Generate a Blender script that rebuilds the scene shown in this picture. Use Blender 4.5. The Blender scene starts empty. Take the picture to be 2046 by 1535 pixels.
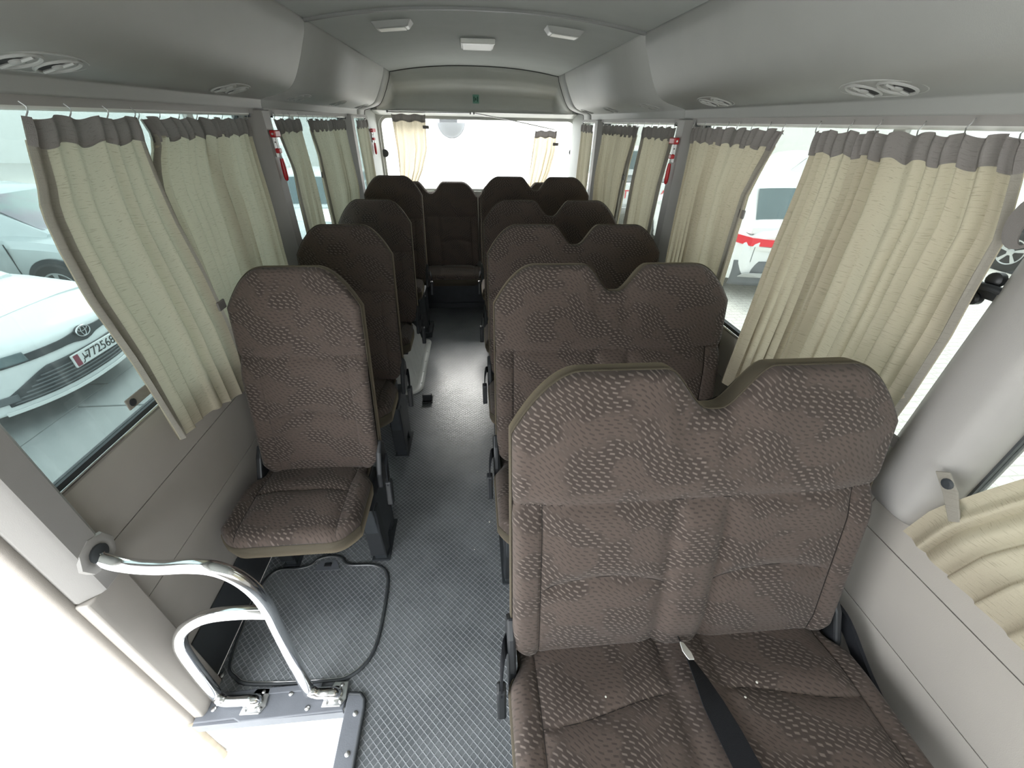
import bpy, bmesh, math, random
from mathutils import Vector, Matrix
random.seed(7)
scene = bpy.context.scene
col = scene.collection
PI = math.pi

# ------------------------------------------------------------------ camera
IMW, IMH = 2046, 1535
CF, CPITCH, CYAW, CROLL = 800.0, .5796, .0987, .0216
CPOS = Vector((-.0522, 0, 1.5263))
_cp, _sp, _cy, _sy = math.cos(CPITCH), math.sin(CPITCH), math.cos(CYAW), math.sin(CYAW)
FWD = Vector((_sy*_cp, _cy*_cp, -_sp)); _R = Vector((_cy, -_sy, 0)); _U = _R.cross(FWD)
_cr, _sr = math.cos(CROLL), math.sin(CROLL)
RGT, UPV = _R*_cr+_U*_sr, -_R*_sr+_U*_cr
cam = bpy.data.cameras.new('camera'); camo = bpy.data.objects.new('camera', cam); col.objects.link(camo)
cam.sensor_fit = 'HORIZONTAL'; cam.sensor_width = 36; cam.lens = CF/IMW*36; cam.clip_start = .02; cam.clip_end = 500
camo.matrix_world = Matrix(((RGT.x, UPV.x, -FWD.x, CPOS.x), (RGT.y, UPV.y, -FWD.y, CPOS.y), (RGT.z, UPV.z, -FWD.z, CPOS.z), (0, 0, 0, 1)))
scene.camera = camo
def un(px, py, ax, v):
    """a photo pixel's direction, carried on to the plane it touches"""
    d = FWD+RGT*((px-IMW/2)/CF)-UPV*((py-IMH/2)/CF)
    i = 'xyz'.index(ax)
    return CPOS+d*((v-CPOS[i])/d[i])

# ------------------------------------------------------------------ light
w = bpy.data.worlds.new('world'); scene.world = w; w.use_nodes = True
bg = w.node_tree.nodes['Background']; bg.inputs['Color'].default_value = (.93, .97, 1, 1); bg.inputs['Strength'].default_value = 3.4
sun = bpy.data.lights.new('sun', 'SUN'); sun.energy = 5.0; sun.angle = math.radians(24); sun.color = (1, .97, .92)
suno = bpy.data.objects.new('sun', sun); col.objects.link(suno)
suno.rotation_euler = Vector((.10, -.80, -.56)).to_track_quat('-Z', 'Y').to_euler(); suno.location = (-4, 30, 22)
scene.view_settings.view_transform = 'Standard'; scene.view_settings.look = 'None'
scene.view_settings.exposure = 1.08; scene.view_settings.gamma = 1.0; scene.view_settings.use_curve_mapping = False

# ------------------------------------------------------------------ helpers
class MB:
    def __init__(s): s.v = []; s.f = []; s.uv = []
    def add(s, vs, fs, uvs=None):
        o = len(s.v); s.v += [tuple(p) for p in vs]; s.f += [tuple(i+o for i in f) for f in fs]
        s.uv += uvs if uvs else [(p[0]+p[1]*.37, p[2]+p[1]*.61) for p in vs]
        return s
    def box(s, x0, x1, y0, y1, z0, z1):
        return s.add([(x0, y0, z0), (x1, y0, z0), (x1, y1, z0), (x0, y1, z0), (x0, y0, z1), (x1, y0, z1), (x1, y1, z1), (x0, y1, z1)],
                     [(0, 3, 2, 1), (4, 5, 6, 7), (0, 1, 5, 4), (1, 2, 6, 5), (2, 3, 7, 6), (3, 0, 4, 7)])
    def prism(s, poly, axis, a0, a1):
        """poly: 2D outline; axis: the one it is pulled along"""
        def P(p, a): return {'x': (a, p[0], p[1]), 'y': (p[0], a, p[1]), 'z': (p[0], p[1], a)}[axis]
        n = len(poly); vs = [P(p, a0) for p in poly]+[P(p, a1) for p in poly]
        fs = [tuple(range(n))[::-1], tuple(range(n, 2*n))]+[(i, (i+1) % n, n+(i+1) % n, n+i) for i in range(n)]
        return s.add(vs, fs)
    def grid(s, fn, nu, nv, uvfn=None, flip=False):
        vs = []; uvs = []
        for j in range(nv+1):
            for i in range(nu+1):
                vs.append(tuple(fn(i/nu, j/nv)))
                if uvfn: uvs.append(uvfn(i/nu, j/nv))
        fs = []
        for j in range(nv):
            for i in range(nu):
                a = j*(nu+1)+i; q = (a, a+1, a+nu+2, a+nu+1)
                fs.append(q[::-1] if flip else q)
        return s.add(vs, fs, uvs or None)
    def tube(s, path, r, n=10, closed=False, caps=True):
        P = [Vector(p) for p in path]; m = len(P); rs = r if isinstance(r, (list, tuple)) else [r]*m
        vs = []; prev = None
        for i in range(m):
            if closed: t = P[(i+1) % m]-P[i-1]
            else: t = P[min(i+1, m-1)]-P[max(i-1, 0)]
            t.normalize()
            if prev is None:
                a = Vector((0, 0, 1)) if abs(t.z) < .9 else Vector((1, 0, 0))
                u = t.cross(a).normalized()
            else:
                u = (prev-t*prev.dot(t)).normalized()
            prev = u; b = t.cross(u)
            for k in range(n):
                c = 2*PI*k/n
                vs.append(P[i]+(u*math.cos(c)+b*math.sin(c))*rs[i])
        fs = []
        for i in range(m if closed else m-1):
            for k in range(n):
                j = (i+1) % m
                fs.append((i*n+k, i*n+(k+1) % n, j*n+(k+1) % n, j*n+k))
        if caps and not closed: fs += [tuple(range(n))[::-1], tuple(range((m-1)*n, m*n))]
        return s.add(vs, fs)
    def lathe(s, prof, c, axis, n=20, a0=None):
        """prof: (radius, height) pairs turned about axis through c"""
        ax = Vector(axis).normalized(); a = Vector((0, 0, 1)) if abs(ax.z) < .9 else Vector((1, 0, 0))
        u = ax.cross(a).normalized(); b = ax.cross(u); c = Vector(c); vs = []
        for (r, h) in prof:
            for k in range(n):
                t = 2*PI*k/n; vs.append(c+ax*h+(u*math.cos(t)+b*math.sin(t))*r)
        fs = []
        for i in range(len(prof)-1):
            for k in range(n): fs.append((i*n+k, i*n+(k+1) % n, (i+1)*n+(k+1) % n, (i+1)*n+k))
        fs += [tuple(range(n))[::-1], tuple(range((len(prof)-1)*n, len(prof)*n))]
        return s.add(vs, fs)
    def ring(s, outer, inner):
        n = len(outer)
        return s.add(list(outer)+list(inner), [(i, (i+1) % n, n+(i+1) % n, n+i) for i in range(n)])
    def build(s, name, mat, parent=None, smooth=0, bevel=0, solid=0, fixn=True):
        me = bpy.data.meshes.new(name)
        off = Vector((0, 0, 0)); p = parent
        while p is not None: off += p.location; p = p.parent
        me.from_pydata([(x-off.x, y-off.y, z-off.z) for x, y, z in s.v], [], s.f)
        uvl = me.uv_layers.new(name='uv')
        for lp in me.loops: uvl.data[lp.index].uv = s.uv[lp.vertex_index]
        if fixn:
            bm = bmesh.new(); bm.from_mesh(me); bmesh.ops.recalc_face_normals(bm, faces=bm.faces); bm.to_mesh(me); bm.free()
        if smooth:
            me.shade_smooth(); me.set_sharp_from_angle(angle=math.radians(smooth))
        me.materials.append(mat)
        o = bpy.data.objects.new(name, me); col.objects.link(o); o.parent = parent
        if solid: md = o.modifiers.new('solid', 'SOLIDIFY'); md.thickness = solid; md.offset = 0
        if bevel:
            md = o.modifiers.new('bevel', 'BEVEL'); md.width = bevel; md.segments = 2; md.limit_method = 'ANGLE'; md.angle_limit = math.radians(40)
        return o
def tag(o, label=None, cat=None, group=None, kind=None):
    if label: o['label'] = label
    if cat: o['category'] = cat
    if group: o['group'] = group
    if kind: o['kind'] = kind
    return o
def thing(name, label, cat, loc=(0, 0, 0), group=None, kind=None):
    o = bpy.data.objects.new(name, None); col.objects.link(o); o.location = loc; o.empty_display_size = .1
    return tag(o, label, cat, group, kind)
def copy_tree(o, parent=None):
    c = o.copy(); col.objects.link(c); c.parent = parent
    for ch in list(o.children): copy_tree(ch, c)
    return c
def lerp(a, b, t): return a+(b-a)*t
def sm(t): t = max(0, min(1, t)); return t*t*(3-2*t)
def interp(pts, t):
    if t <= pts[0][0]: return pts[0][1]
    for (a, b), (c, d) in zip(pts, pts[1:]):
        if t <= c: return lerp(b, d, (t-a)/(c-a))
    return pts[-1][1]
def spline(P, k=6, closed=False):
    P = [Vector(p) for p in P]; n = len(P); out = []
    for i in range(n if closed else n-1):
        if closed: a, b, c, d = P[i-1], P[i], P[(i+1) % n], P[(i+2) % n]
        else: a, b, c, d = P[max(i-1, 0)], P[i], P[i+1], P[min(i+2, n-1)]
        for j in range(k):
            t = j/k
            out.append(.5*((2*b)+(c-a)*t+(2*a-5*b+4*c-d)*t*t+(3*b-a-3*c+d)*t**3))
    if not closed: out.append(P[-1])
    return out
def rrect(x0, x1, z0, z1, r, k=6):
    out = []
    for (cx, cz, a) in ((x1-r, z1-r, 0), (x0+r, z1-r, 90), (x0+r, z0+r, 180), (x1-r, z0+r, 270)):
        for i in range(k+1):
            t = math.radians(a+90*i/k); out.append((cx+r*math.cos(t), cz+r*math.sin(t)))
    return out
def rect_like(x0, x1, z0, z1, k=6):
    """same point count and order as rrect, on a plain rectangle"""
    out = []
    for (cx, cz, a) in ((x1, z1, 0), (x0, z1, 90), (x0, z0, 180), (x1, z0, 270)):
        out += [(cx, cz)]*(k+1)
    return out

# ------------------------------------------------------------------ materials
class N:
    def __init__(s, name):
        s.m = bpy.data.materials.new(name); s.m.use_nodes = True; s.t = s.m.node_tree; s.b = s.t.nodes['Principled BSDF']
        s.out = s.t.nodes['Material Output']
    def n(s, typ, **kw):
        o = s.t.nodes.new(typ)
        for k, v in kw.items(): setattr(o, k, v)
        return o
    def l(s, a, b): s.t.links.new(a, b)
    def put(s, sock, v):
        if hasattr(v, 'is_output') or isinstance(v, bpy.types.NodeSocket): s.l(v, sock)
        else: sock.default_value = v
    def math(s, op, a, b=None, c=None, clamp=False):
        o = s.n('ShaderNodeMath', operation=op, use_clamp=clamp); s.put(o.inputs[0], a)
        if b is not None: s.put(o.inputs[1], b)
        if c is not None: s.put(o.inputs[2], c)
        return o.outputs[0]
    def mix(s, f, a, b):
        o = s.n('ShaderNodeMix', data_type='RGBA'); s.put(o.inputs['Factor'], f)
        s.put(o.inputs['A'], a if not isinstance(a, tuple) else (*a, 1)[:4]); s.put(o.inputs['B'], b if not isinstance(b, tuple) else (*b, 1)[:4])
        return o.outputs['Result']
    def coord(s, which='Object'):
        return s.n('ShaderNodeTexCoord').outputs[which]
    def sep(s, v): o = s.n('ShaderNodeSeparateXYZ'); s.l(v, o.inputs[0]); return o.outputs
    def comb(s, x, y, z=0.0):
        o = s.n('ShaderNodeCombineXYZ'); s.put(o.inputs[0], x); s.put(o.inputs[1], y); s.put(o.inputs[2], z); return o.outputs[0]
    def noise(s, v, scale, detail=3, rough=.5):
        o = s.n('ShaderNodeTexNoise'); s.put(o.inputs['Vector'], v); o.inputs['Scale'].default_value = scale
        o.inputs['Detail'].default_value = detail; o.inputs['Roughness'].default_value = rough; return o.outputs['Fac']
    def ramp(s, f, a, b):
        o = s.n('ShaderNodeMapRange', interpolation_type='SMOOTHSTEP'); s.put(o.inputs['Value'], f)
        o.inputs['From Min'].default_value = a; o.inputs['From Max'].default_value = b; return o.outputs['Result']
    def bump(s, h, strength, dist=.01):
        o = s.n('ShaderNodeBump'); o.inputs['Strength'].default_value = strength; o.inputs['Distance'].default_value = dist
        s.l(h, o.inputs['Height']); s.l(o.outputs[0], s.b.inputs['Normal'])
    def set(s, **kw):
        for k, v in kw.items():
            k = k.replace('_', ' ').title() if k != 'IOR' else k
            s.put(s.b.inputs[k], (*v, 1) if isinstance(v, tuple) and len(v) == 3 else v)
        return s
def plain(name, c, rough=.5, metal=0.0, var=.06, vscale=8, grain=0.0, gscale=400, spec=.5):
    m = N(name); o = m.coord()
    m.l(m.mix(m.noise(o, vscale, 4), tuple(x*(1-var) for x in c), tuple(min(1, x*(1+var)) for x in c)), m.b.inputs['Base Color'])
    m.set(roughness=rough, metallic=metal); m.b.inputs['Specular IOR Level'].default_value = spec
    if grain: m.bump(m.noise(o, gscale, 2), grain, .002)
    return m.m
M = {}
M['panel'] = plain('panel_plastic', (.405, .375, .34), .55, grain=.12, gscale=700)
M['pillar'] = plain('pillar_plastic', (.35, .335, .32), .5, grain=.1, gscale=700)
M['duct'] = plain('duct_plastic', (.40, .405, .39), .55, grain=.08, gscale=500)
M['headliner'] = plain('headliner_cloth', (.40, .42, .41), .9, grain=.25, gscale=600)
M['rearpanel'] = plain('rear_panel_plastic', (.47, .48, .45), .5, grain=.06)
M['dark'] = plain('dark_gap', (.02, .02, .022), .7)
M['black'] = plain('black_plastic', (.022, .024, .027), .42, var=.2)
M['blackmetal'] = plain('black_painted_steel', (.035, .04, .045), .4, var=.35, vscale=20)
M['rubber'] = plain('dark_rubber', (.045, .05, .055), .55, var=.25, vscale=12, grain=.1)
M['trimrubber'] = plain('step_edge_rubber', (.15, .16, .18), .5, var=.25, vscale=14, grain=.15, gscale=300)
M['chrome'] = plain('chrome', (.86, .87, .88), .12, 1.0, var=.03)
M['steel'] = plain('steel', (.6, .6, .6), .35, 1.0, var=.2, vscale=60)
M['white'] = plain('white_paint', (.80, .81, .80), .35, var=.03)
M['whitearch'] = plain('white_wheel_arch', (.80, .81, .78), .35, var=.06, vscale=5)
M['rail'] = plain('white_rail', (.75, .75, .72), .35)
M['red'] = plain('red_plastic', (.42, .008, .012), .35, var=.1)
M['redlens'] = plain('red_lamp_lens', (.75, .03, .05), .15)
M['lampwhite'] = plain('lamp_plastic', (.72, .73, .70), .4)
M['lampgrey'] = plain('lamp_body_grey', (.40, .41, .40), .4)
M['taupe'] = plain('taupe_band', (.20, .185, .175), .9, grain=.4, gscale=900)
M['taupe_light'] = plain('taupe_hem', (.33, .30, .27), .9, grain=.4, gscale=900)
M['piping'] = plain('olive_trim_cloth', (.068, .056, .037), .85, var=.1, grain=.35, gscale=900)
_p = M['piping'].node_tree.nodes['Principled BSDF']; _p.inputs['Sheen Weight'].default_value = .30; _p.inputs['Sheen Roughness'].default_value = .35; _p.inputs['Sheen Tint'].default_value = (.85, .68, .45, 1)
M['backcloth'] = plain('seat_back_cloth', (.035, .033, .032), .8, grain=.3, gscale=600)
M['thread'] = plain('seam_thread', (.018, .014, .012), .8)
M['webbing'] = plain('black_webbing', (.014, .015, .018), .8, grain=.4, gscale=900, spec=.2)
M['tagcloth'] = plain('white_tag', (.8, .8, .78), .7)
M['tan'] = plain('dusty_tan_seal', (.42, .36, .28), .8, var=.2, vscale=30)
M['wellwhite'] = plain('step_well_white', (.86, .86, .85), .5, var=.02)
M['carwhite'] = plain('car_white_paint', (.80, .82, .82), .18, var=.02)
M['carsilver'] = plain('car_silver_paint', (.55, .60, .60), .2, .3, var=.03)
M['carblack'] = plain('car_black_plastic', (.03, .035, .04), .4, var=.2)
M['cargrey'] = plain('car_grey_plastic', (.14, .15, .16), .6, var=.25, vscale=10)
M['carglass'] = plain('car_dark_glass', (.12, .17, .18), .06, var=.2, vscale=2)
def mat_painted_reflection():  # purple and teal windscreen reflection, painted into the base colour
    m = N('painted_reflection_windscreen'); o = m.coord(); x, y, z = m.sep(o)
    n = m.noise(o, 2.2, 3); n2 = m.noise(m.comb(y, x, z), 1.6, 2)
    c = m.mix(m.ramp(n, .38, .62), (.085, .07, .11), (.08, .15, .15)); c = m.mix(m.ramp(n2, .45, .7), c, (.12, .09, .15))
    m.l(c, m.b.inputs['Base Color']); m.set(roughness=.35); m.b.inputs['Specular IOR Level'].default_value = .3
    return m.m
M['reflection_paint'] = mat_painted_reflection()
M['tyre'] = plain('tyre_rubber', (.03, .03, .03), .8)
M['alloy'] = plain('wheel_alloy', (.6, .62, .62), .3, .8)
M['maroon'] = plain('plate_maroon', (.22, .02, .05), .5)
M['ink'] = plain('plate_ink', (.02, .02, .02), .6)
M['redink'] = plain('red_lettering', (.7, .06, .08), .4)
M['green'] = plain('green_sign', (.16, .34, .27), .5)
M['greendark'] = plain('green_sign_dark', (.01, .06, .04), .5)
M['crumb'] = plain('pale_crumb', (.75, .74, .68), .8)
M['building'] = plain('white_wall_render', (.82, .82, .79), .9, var=.04, vscale=.6)
M['leaf'] = plain('leaf_green', (.10, .20, .07), .7, var=.3, vscale=5)

def mat_floor():
    m = N('ribbed_floor_rubber'); o = m.coord(); x, y, z = m.sep(o)
    p = .0225
    a = m.math('DIVIDE', m.math('ADD', x, y), p); b = m.math('DIVIDE', m.math('SUBTRACT', x, y), p)
    rr = .26
    qa = m.math('MAXIMUM', m.math('SUBTRACT', m.math('ABSOLUTE', m.math('SUBTRACT', m.math('FRACT', a), .5)), .5-rr), 0.0)
    qb = m.math('MAXIMUM', m.math('SUBTRACT', m.math('ABSOLUTE', m.math('SUBTRACT', m.math('FRACT', b), .5)), .5-rr), 0.0)
    d = m.math('SUBTRACT', m.math('SQRT', m.math('ADD', m.math('MULTIPLY', qa, qa), m.math('MULTIPLY', qb, qb))), rr)
    ridge = m.ramp(d, -.13, -.03)
    worn = m.noise(o, 3.2, 5, .6)
    dust = m.noise(o, 26, 4, .6)
    base = m.mix(m.ramp(worn, .3, .72), (.105, .114, .122), (.195, .208, .218))
    base = m.mix(m.math('MULTIPLY', m.ramp(dust, .55, .8), .35), base, (.20, .21, .21))
    basec = m.mix(m.math('MULTIPLY', ridge, .5), base, (.38, .395, .41))
    m.l(basec, m.b.inputs['Base Color'])
    m.set(roughness=m.math('ADD', m.math('MULTIPLY', worn, .20), .22))
    m.bump(m.math('ADD', m.math('MULTIPLY', ridge, 1.0), m.math('MULTIPLY', dust, .25)), .55, .003)
    return m.m
M['floor'] = mat_floor()

def mat_seat():
    m = N('woven_seat_fabric'); uv = m.coord('UV'); u, v, _ = m.sep(uv)
    n1 = m.noise(m.comb(u, v, 1.0), 5.5, 1)
    ph = m.math('ADD', m.math('MULTIPLY', u, 2*PI/.21), m.math('MULTIPLY', n1, 7.0))
    wave = m.math('MULTIPLY', m.math('SINE', ph), .011)
    v2 = m.math('ADD', m.math('ADD', v, m.math('MULTIPLY', u, .28)), wave)
    b = m.math('DIVIDE', v2, .0098)
    row = m.math('FLOOR', b)
    rnd = m.math('FRACT', m.math('MULTIPLY', m.math('SINE', m.math('MULTIPLY', row, 12.9898)), 43758.5))
    a = m.math('ADD', m.math('DIVIDE', u, .0185), m.math('ADD', m.math('MULTIPLY', row, .5), m.math('MULTIPLY', rnd, .35)))
    # dashes are slanted: shift along the row by height inside the row
    fb = m.math('SUBTRACT', m.math('FRACT', b), .5)
    fa = m.math('ABSOLUTE', m.math('SUBTRACT', m.math('FRACT', m.math('ADD', a, 0.0)), .5))
    slant = m.math('ADD', fb, m.math('MULTIPLY', m.math('SUBTRACT', m.math('FRACT', a), .5), .55))
    dash = m.math('MULTIPLY', m.math('SUBTRACT', 1.0, m.ramp(m.math('ABSOLUTE', slant), .13, .24)), m.math('SUBTRACT', 1.0, m.ramp(fa, .20, .36)))
    zn = m.noise(m.comb(m.math('ADD', u, m.math('MULTIPLY', v, .8)), m.math('SUBTRACT', m.math('MULTIPLY', v, 1.6), m.math('MULTIPLY', u, .9)), 4.0), 7.0, 2)
    zone = m.ramp(m.math('ADD', zn, m.math('MULTIPLY', m.math('SINE', m.math('ADD', ph, m.math('MULTIPLY', v, 40))), .09)), .45, .57)
    A = m.mix(dash, (.057, .0435, .037), (.165, .134, .117))
    B = m.mix(m.math('MULTIPLY', dash, .8), (.095, .072, .061), (.052, .040, .034))
    c = m.mix(zone, A, B)
    blot = m.noise(m.comb(u, v, 9.0), 3.0, 4)
    c = m.mix(m.math('MULTIPLY', m.ramp(blot, .5, .8), .25), c, (.060, .048, .043))
    m.l(c, m.b.inputs['Base Color']); m.set(roughness=.88)
    m.b.inputs['Sheen Weight'].default_value = .12; m.b.inputs['Specular IOR Level'].default_value = .25
    m.bump(m.math('ADD', m.noise(m.comb(u, v, 0.0), 900, 2), m.math('MULTIPLY', dash, .4)), .25, .002)
    return m.m
M['fabric'] = mat_seat()

def mat_curtain(name='curtain_weave', ca=(.56, .50, .385), cb=(.40, .35, .265), tr=.42):
    m = N(name); uv = m.coord('UV'); u, v, _ = m.sep(uv)
    slub = m.noise(m.comb(m.math('MULTIPLY', u, 55), m.math('MULTIPLY', v, 420), 0.0), 1.0, 2)
    fine = m.noise(m.comb(m.math('MULTIPLY', u, 700), m.math('MULTIPLY', v, 500), 0.0), 1.0, 1)
    c = m.mix(m.ramp(slub, .56, .70), ca, cb)
    c = m.mix(m.math('MULTIPLY', fine, .35), c, tuple(x*.75 for x in ca))
    m.l(c, m.b.inputs['Base Color']); m.set(roughness=.9); m.b.inputs['Specular IOR Level'].default_value = .15
    m.bump(m.math('ADD', slub, fine), .25, .002)
    t = m.n('ShaderNodeBsdfTranslucent'); m.l(c, t.inputs['Color'])
    mx = m.n('ShaderNodeMixShader'); mx.inputs[0].default_value = tr
    m.l(m.b.outputs[0], mx.inputs[1]); m.l(t.outputs[0], mx.inputs[2]); m.l(mx.outputs[0], m.out.inputs['Surface'])
    return m.m
M['curtain'] = mat_curtain()
M['curtain_header'] = mat_curtain('curtain_header_tape', (.26, .24, .23), (.21, .19, .18), .12)
M['curtain_edge'] = mat_curtain('curtain_side_hem', (.37, .345, .30), (.31, .29, .25), .22)

def mat_glass(name, tint, dust):
    m = N(name); o = m.coord()
    tr = m.n('ShaderNodeBsdfTransparent'); tr.inputs[0].default_value = (*tint, 1)
    gl = m.n('ShaderNodeBsdfGlossy'); gl.inputs['Roughness'].default_value = .02
    lw = m.n('ShaderNodeLayerWeight'); lw.inputs['Blend'].default_value = .5
    fr = m.math('ADD', m.math('MULTIPLY', m.math('POWER', lw.outputs['Facing'], 5.0), .55), .03)
    mx = m.n('ShaderNodeMixShader'); m.l(fr, mx.inputs[0]); m.l(tr.outputs[0], mx.inputs[1]); m.l(gl.outputs[0], mx.inputs[2])
    df = m.n('ShaderNodeBsdfTranslucent'); df.inputs[0].default_value = (.75, .78, .76, 1)
    x, y, z = m.sep(o)
    streak = m.noise(m.comb(m.math('MULTIPLY', y, 30), m.math('MULTIPLY', z, 4), x), 1.0, 4, .65)
    spots = m.noise(o, 9, 5, .7)
    f = m.math('MULTIPLY', m.math('ADD', m.math('MULTIPLY', m.ramp(streak, .45, .8), .6), m.math('MULTIPLY', m.ramp(spots, .5, .75), .6)), dust)
    f = m.math('ADD', f, dust*.35)
    m2 = m.n('ShaderNodeMixShader'); m.l(f, m2.inputs[0]); m.l(mx.outputs[0], m2.inputs[1]); m.l(df.outputs[0], m2.inputs[2])
    m.l(m2.outputs[0], m.out.inputs['Surface'])
    return m.m
M['glass_left'] = mat_glass('tinted_glass_dusty', (.40, .45, .445), .022)
M['glass_right'] = mat_glass('tinted_glass', (.47, .49, .475), .008)
M['glass_clear'] = mat_glass('clear_glass', (.97, .975, .975), .006)

def mat_ground(name, a, b, joint):
    m = N(name); o = m.coord()
    n1 = m.noise(o, .7, 5, .6); n2 = m.noise(o, 9, 4, .6)
    c = m.mix(m.math('ADD', m.math('MULTIPLY', n1, .7), m.math('MULTIPLY', n2, .3)), a, b)
    v = m.n('ShaderNodeTexBrick'); m.l(o, v.inputs['Vector']); v.inputs['Scale'].default_value = 1.0
    v.inputs['Brick Width'].default_value = .2; v.inputs['Row Height'].default_value = .1; v.inputs['Mortar Size'].default_value = .008
    c = m.mix(m.math('MULTIPLY', v.outputs['Fac'], joint), c, tuple(x*.55 for x in a))
    m.l(c, m.b.inputs['Base Color']); m.set(roughness=.9); m.bump(n2, .3, .02)
    return m.m
M['ground'] = mat_ground('pale_yard_paving', (.56, .55, .51), (.70, .68, .64), .5)
M['slab'] = mat_ground('grey_concrete_slab', (.22, .23, .23), (.33, .34, .335), .0)

# ------------------------------------------------------------------ structure
YF, YR = -1.45, 4.25           # front and rear of the saloon
GZ = -.75                      # ground outside
LX = .93
# floor with the step well cut out
fl = [(-LX, .53), (-.47, .53), (-.47, -.62), (-LX, -.62), (-LX, YF), (LX, YF), (LX, YR), (-LX, YR)]
b = MB().prism(fl, 'z', -.05, 0); tag(b.build('floor', M['floor']), 'grey rubber floor with raised diamond pattern along the aisle', None, kind='structure')
# step well
b = MB(); b.box(-1.0, -.47, -.62, .53, -.31, -.27); b.box(-.47, -.45, -.62, .53, -.31, -.05); b.box(-1.0, -.45, .53, .55, -.31, -.05); b.box(-1.0, -.45, -.64, -.62, -.31, -.05)
sw = b.build('step_well', M['wellwhite']); tag(sw, 'white painted entrance step well below the aisle floor', None, kind='structure')
b = MB().box(-1.0, -.97, -.62, .53, -.55, -.31); b.build('riser', M['wellwhite'], sw)
# vertical seal in the corner of the step well
p0 = (-.945, .528)
b = MB().tube([(p0[0], p0[1], .0), (p0[0]-.002, p0[1]-.003, -.10), (p0[0], p0[1]-.004, -.19), (p0[0]+.006, p0[1]-.012, -.255)], [.012, .012, .010, .013], 8)
b.build('corner_seal', M['tan'], sw, smooth=60)

# side walls
SEAM = [.675, .47]
def side_wall(s):
    nm = 'left' if s < 0 else 'right'
    yf = .645 if s < 0 else YF
    X = lambda x: s*x
    def bx(b, xa, xb, y0, y1, z0, z1): return b.box(min(X(xa), X(xb)), max(X(xa), X(xb)), y0, y1, z0, z1)
    b = MB()
    bx(b, .945, .975, yf, YR+.02, -.05, .835)                 # outer skin below the windows
    bx(b, .935, .975, YF, YR+.02, 1.548, 1.96)                # skin above the windows
    if s < 0: bx(b, .945, .975, YF, -.66, -.05, .835)
    root = b.build('wall_'+nm, M['white']); tag(root, 'grey panelled %s side wall of the bus below and above the windows' % nm, None, kind='structure')
    # inner panels with open joints
    y1 = YR
    segs = [(yf, 2.05), (2.053, y1)] if s < 0 else [(yf, .60), (.603, 2.05), (2.053, y1)]
    for (a, c) in segs:
        b = MB(); b.prism([(X(.945), .6765), (X(.93), .6765), (X(.928), .80), (X(.93), .828), (X(.938), .843), (X(.945), .846)], 'y', a, c)
        b.build('wall_panel', M['panel'], root, smooth=35)
        b = MB(); b.prism([(X(.945), .4715), (X(.93), .4715), (X(.927), .57), (X(.93), .6735), (X(.945), .6735)], 'y', a, c)
        b.build('wall_panel', M['panel'], root, smooth=35)
        b = MB(); b.prism([(X(.945), .20), (X(.937), .20), (X(.93), .25), (X(.926), .36), (X(.93), .4685), (X(.945), .4685)], 'y', a, c)
        b.build('wall_panel', M['panel'], root, smooth=35)
    b = MB(); bx(b, .932, .945, yf, y1, 0.0, .20); b.build('kick_strip', M['rubber'], root)
    b = MB(); bx(b, .938, .946, yf, y1, .20, .84); b.build('panel_backing', M['dark'], root)
    # sill line
    b = MB(); b.tube([(X(.941), yf, .851), (X(.941), YR-.15, .851)], .005, 8); b.build('sill_strip', M['chrome'], root, smooth=60)
    b = MB(); bx(b, .942, .972, yf, YR, .836, .852); b.build('sill_seal', M['rubber'], root)
    # top rail above the windows
    b = MB(); bx(b, .905, .945, YF if s > 0 else YF, YR, 1.536, 1.556); b.build('top_trim', M['pillar'], root)
    # pillars
    def pillar(yc, wi, wo, z0, z1, mat='pillar', name='pillar', xin=.885):
        poly = [(X(.972), yc-wo), (X(.93), yc-wo), (X(xin+.006), yc-wi), (X(xin), yc-wi+.008), (X(xin), yc+wi-.008), (X(xin+.006), yc+wi), (X(.93), yc+wo), (X(.972), yc+wo)]
        return MB().prism(poly, 'z', z0, z1).build(name, M[mat], root, smooth=30, bevel=.004)
    pillar(2.06, .042, .115, .80, 1.55)
    pillar(3.50, .045, .095, .80, 1.55)
    MB().prism([(X(.972), 4.0), (X(.93), 4.0), (X(.915), 4.01), (X(.862), 4.19), (X(.86), 4.225), (X(.972), 4.225)], 'z', .80, 1.60).build('pillar', M['rearpanel'], root, smooth=30, bevel=.006)
    if s < 0:
        pillar(.597, .034, .056, .635, 1.55, xin=.893)
        b = MB(); b.prism([(X(.972), .535), (X(.912), .537), (X(.907), .55), (X(.910), .637), (X(.93), .645), (X(.972), .645)], 'z', 0, .632)
        b.build('door_post_panel', M['panel'], root, smooth=30, bevel=.004)
        b = MB().tube([(X(.95), .538, 0), (X(.95), .536, 1.53)], .014, 8); b.build('door_seal', M['taupe_light'], root, smooth=60)
        pillar(-.66, .04, .06, 0, 1.55, xin=.90)
    else:
        # broad front pillar with a rounded foot over the panel
        poly = [(.973, .478), (.945, .480), (.925, .484), (.908, .494), (.893, .512), (.887, .532), (.888, .58), (.895, .612), (.925, .640), (.973, .652)]
        b = MB(); n = len(poly); zs = [1.55, 1.2, .9, .84, .80, .784, .774]; sc = [1, 1, 1, 1, 1, .96, .84]
        vs = []; fs = []
        for z, k in zip(zs, sc):
            for (x, y) in poly: vs.append((.973+(x-.973)*(k if z < .84 else 1), .53+(y-.53)*(.55+.45*k), z))
        for j in range(len(zs)-1):
            for i in range(n-1): fs.append((j*n+i, j*n+i+1, (j+1)*n+i+1, (j+1)*n+i))
        fs.append(tuple(range((len(zs)-1)*n, len(zs)*n)))
        b.add(vs, fs); b.build('pillar', M['pillar'], root, smooth=50)
        pillar(-1.0, .05, .08, .80, 1.55)
    return root
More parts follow.
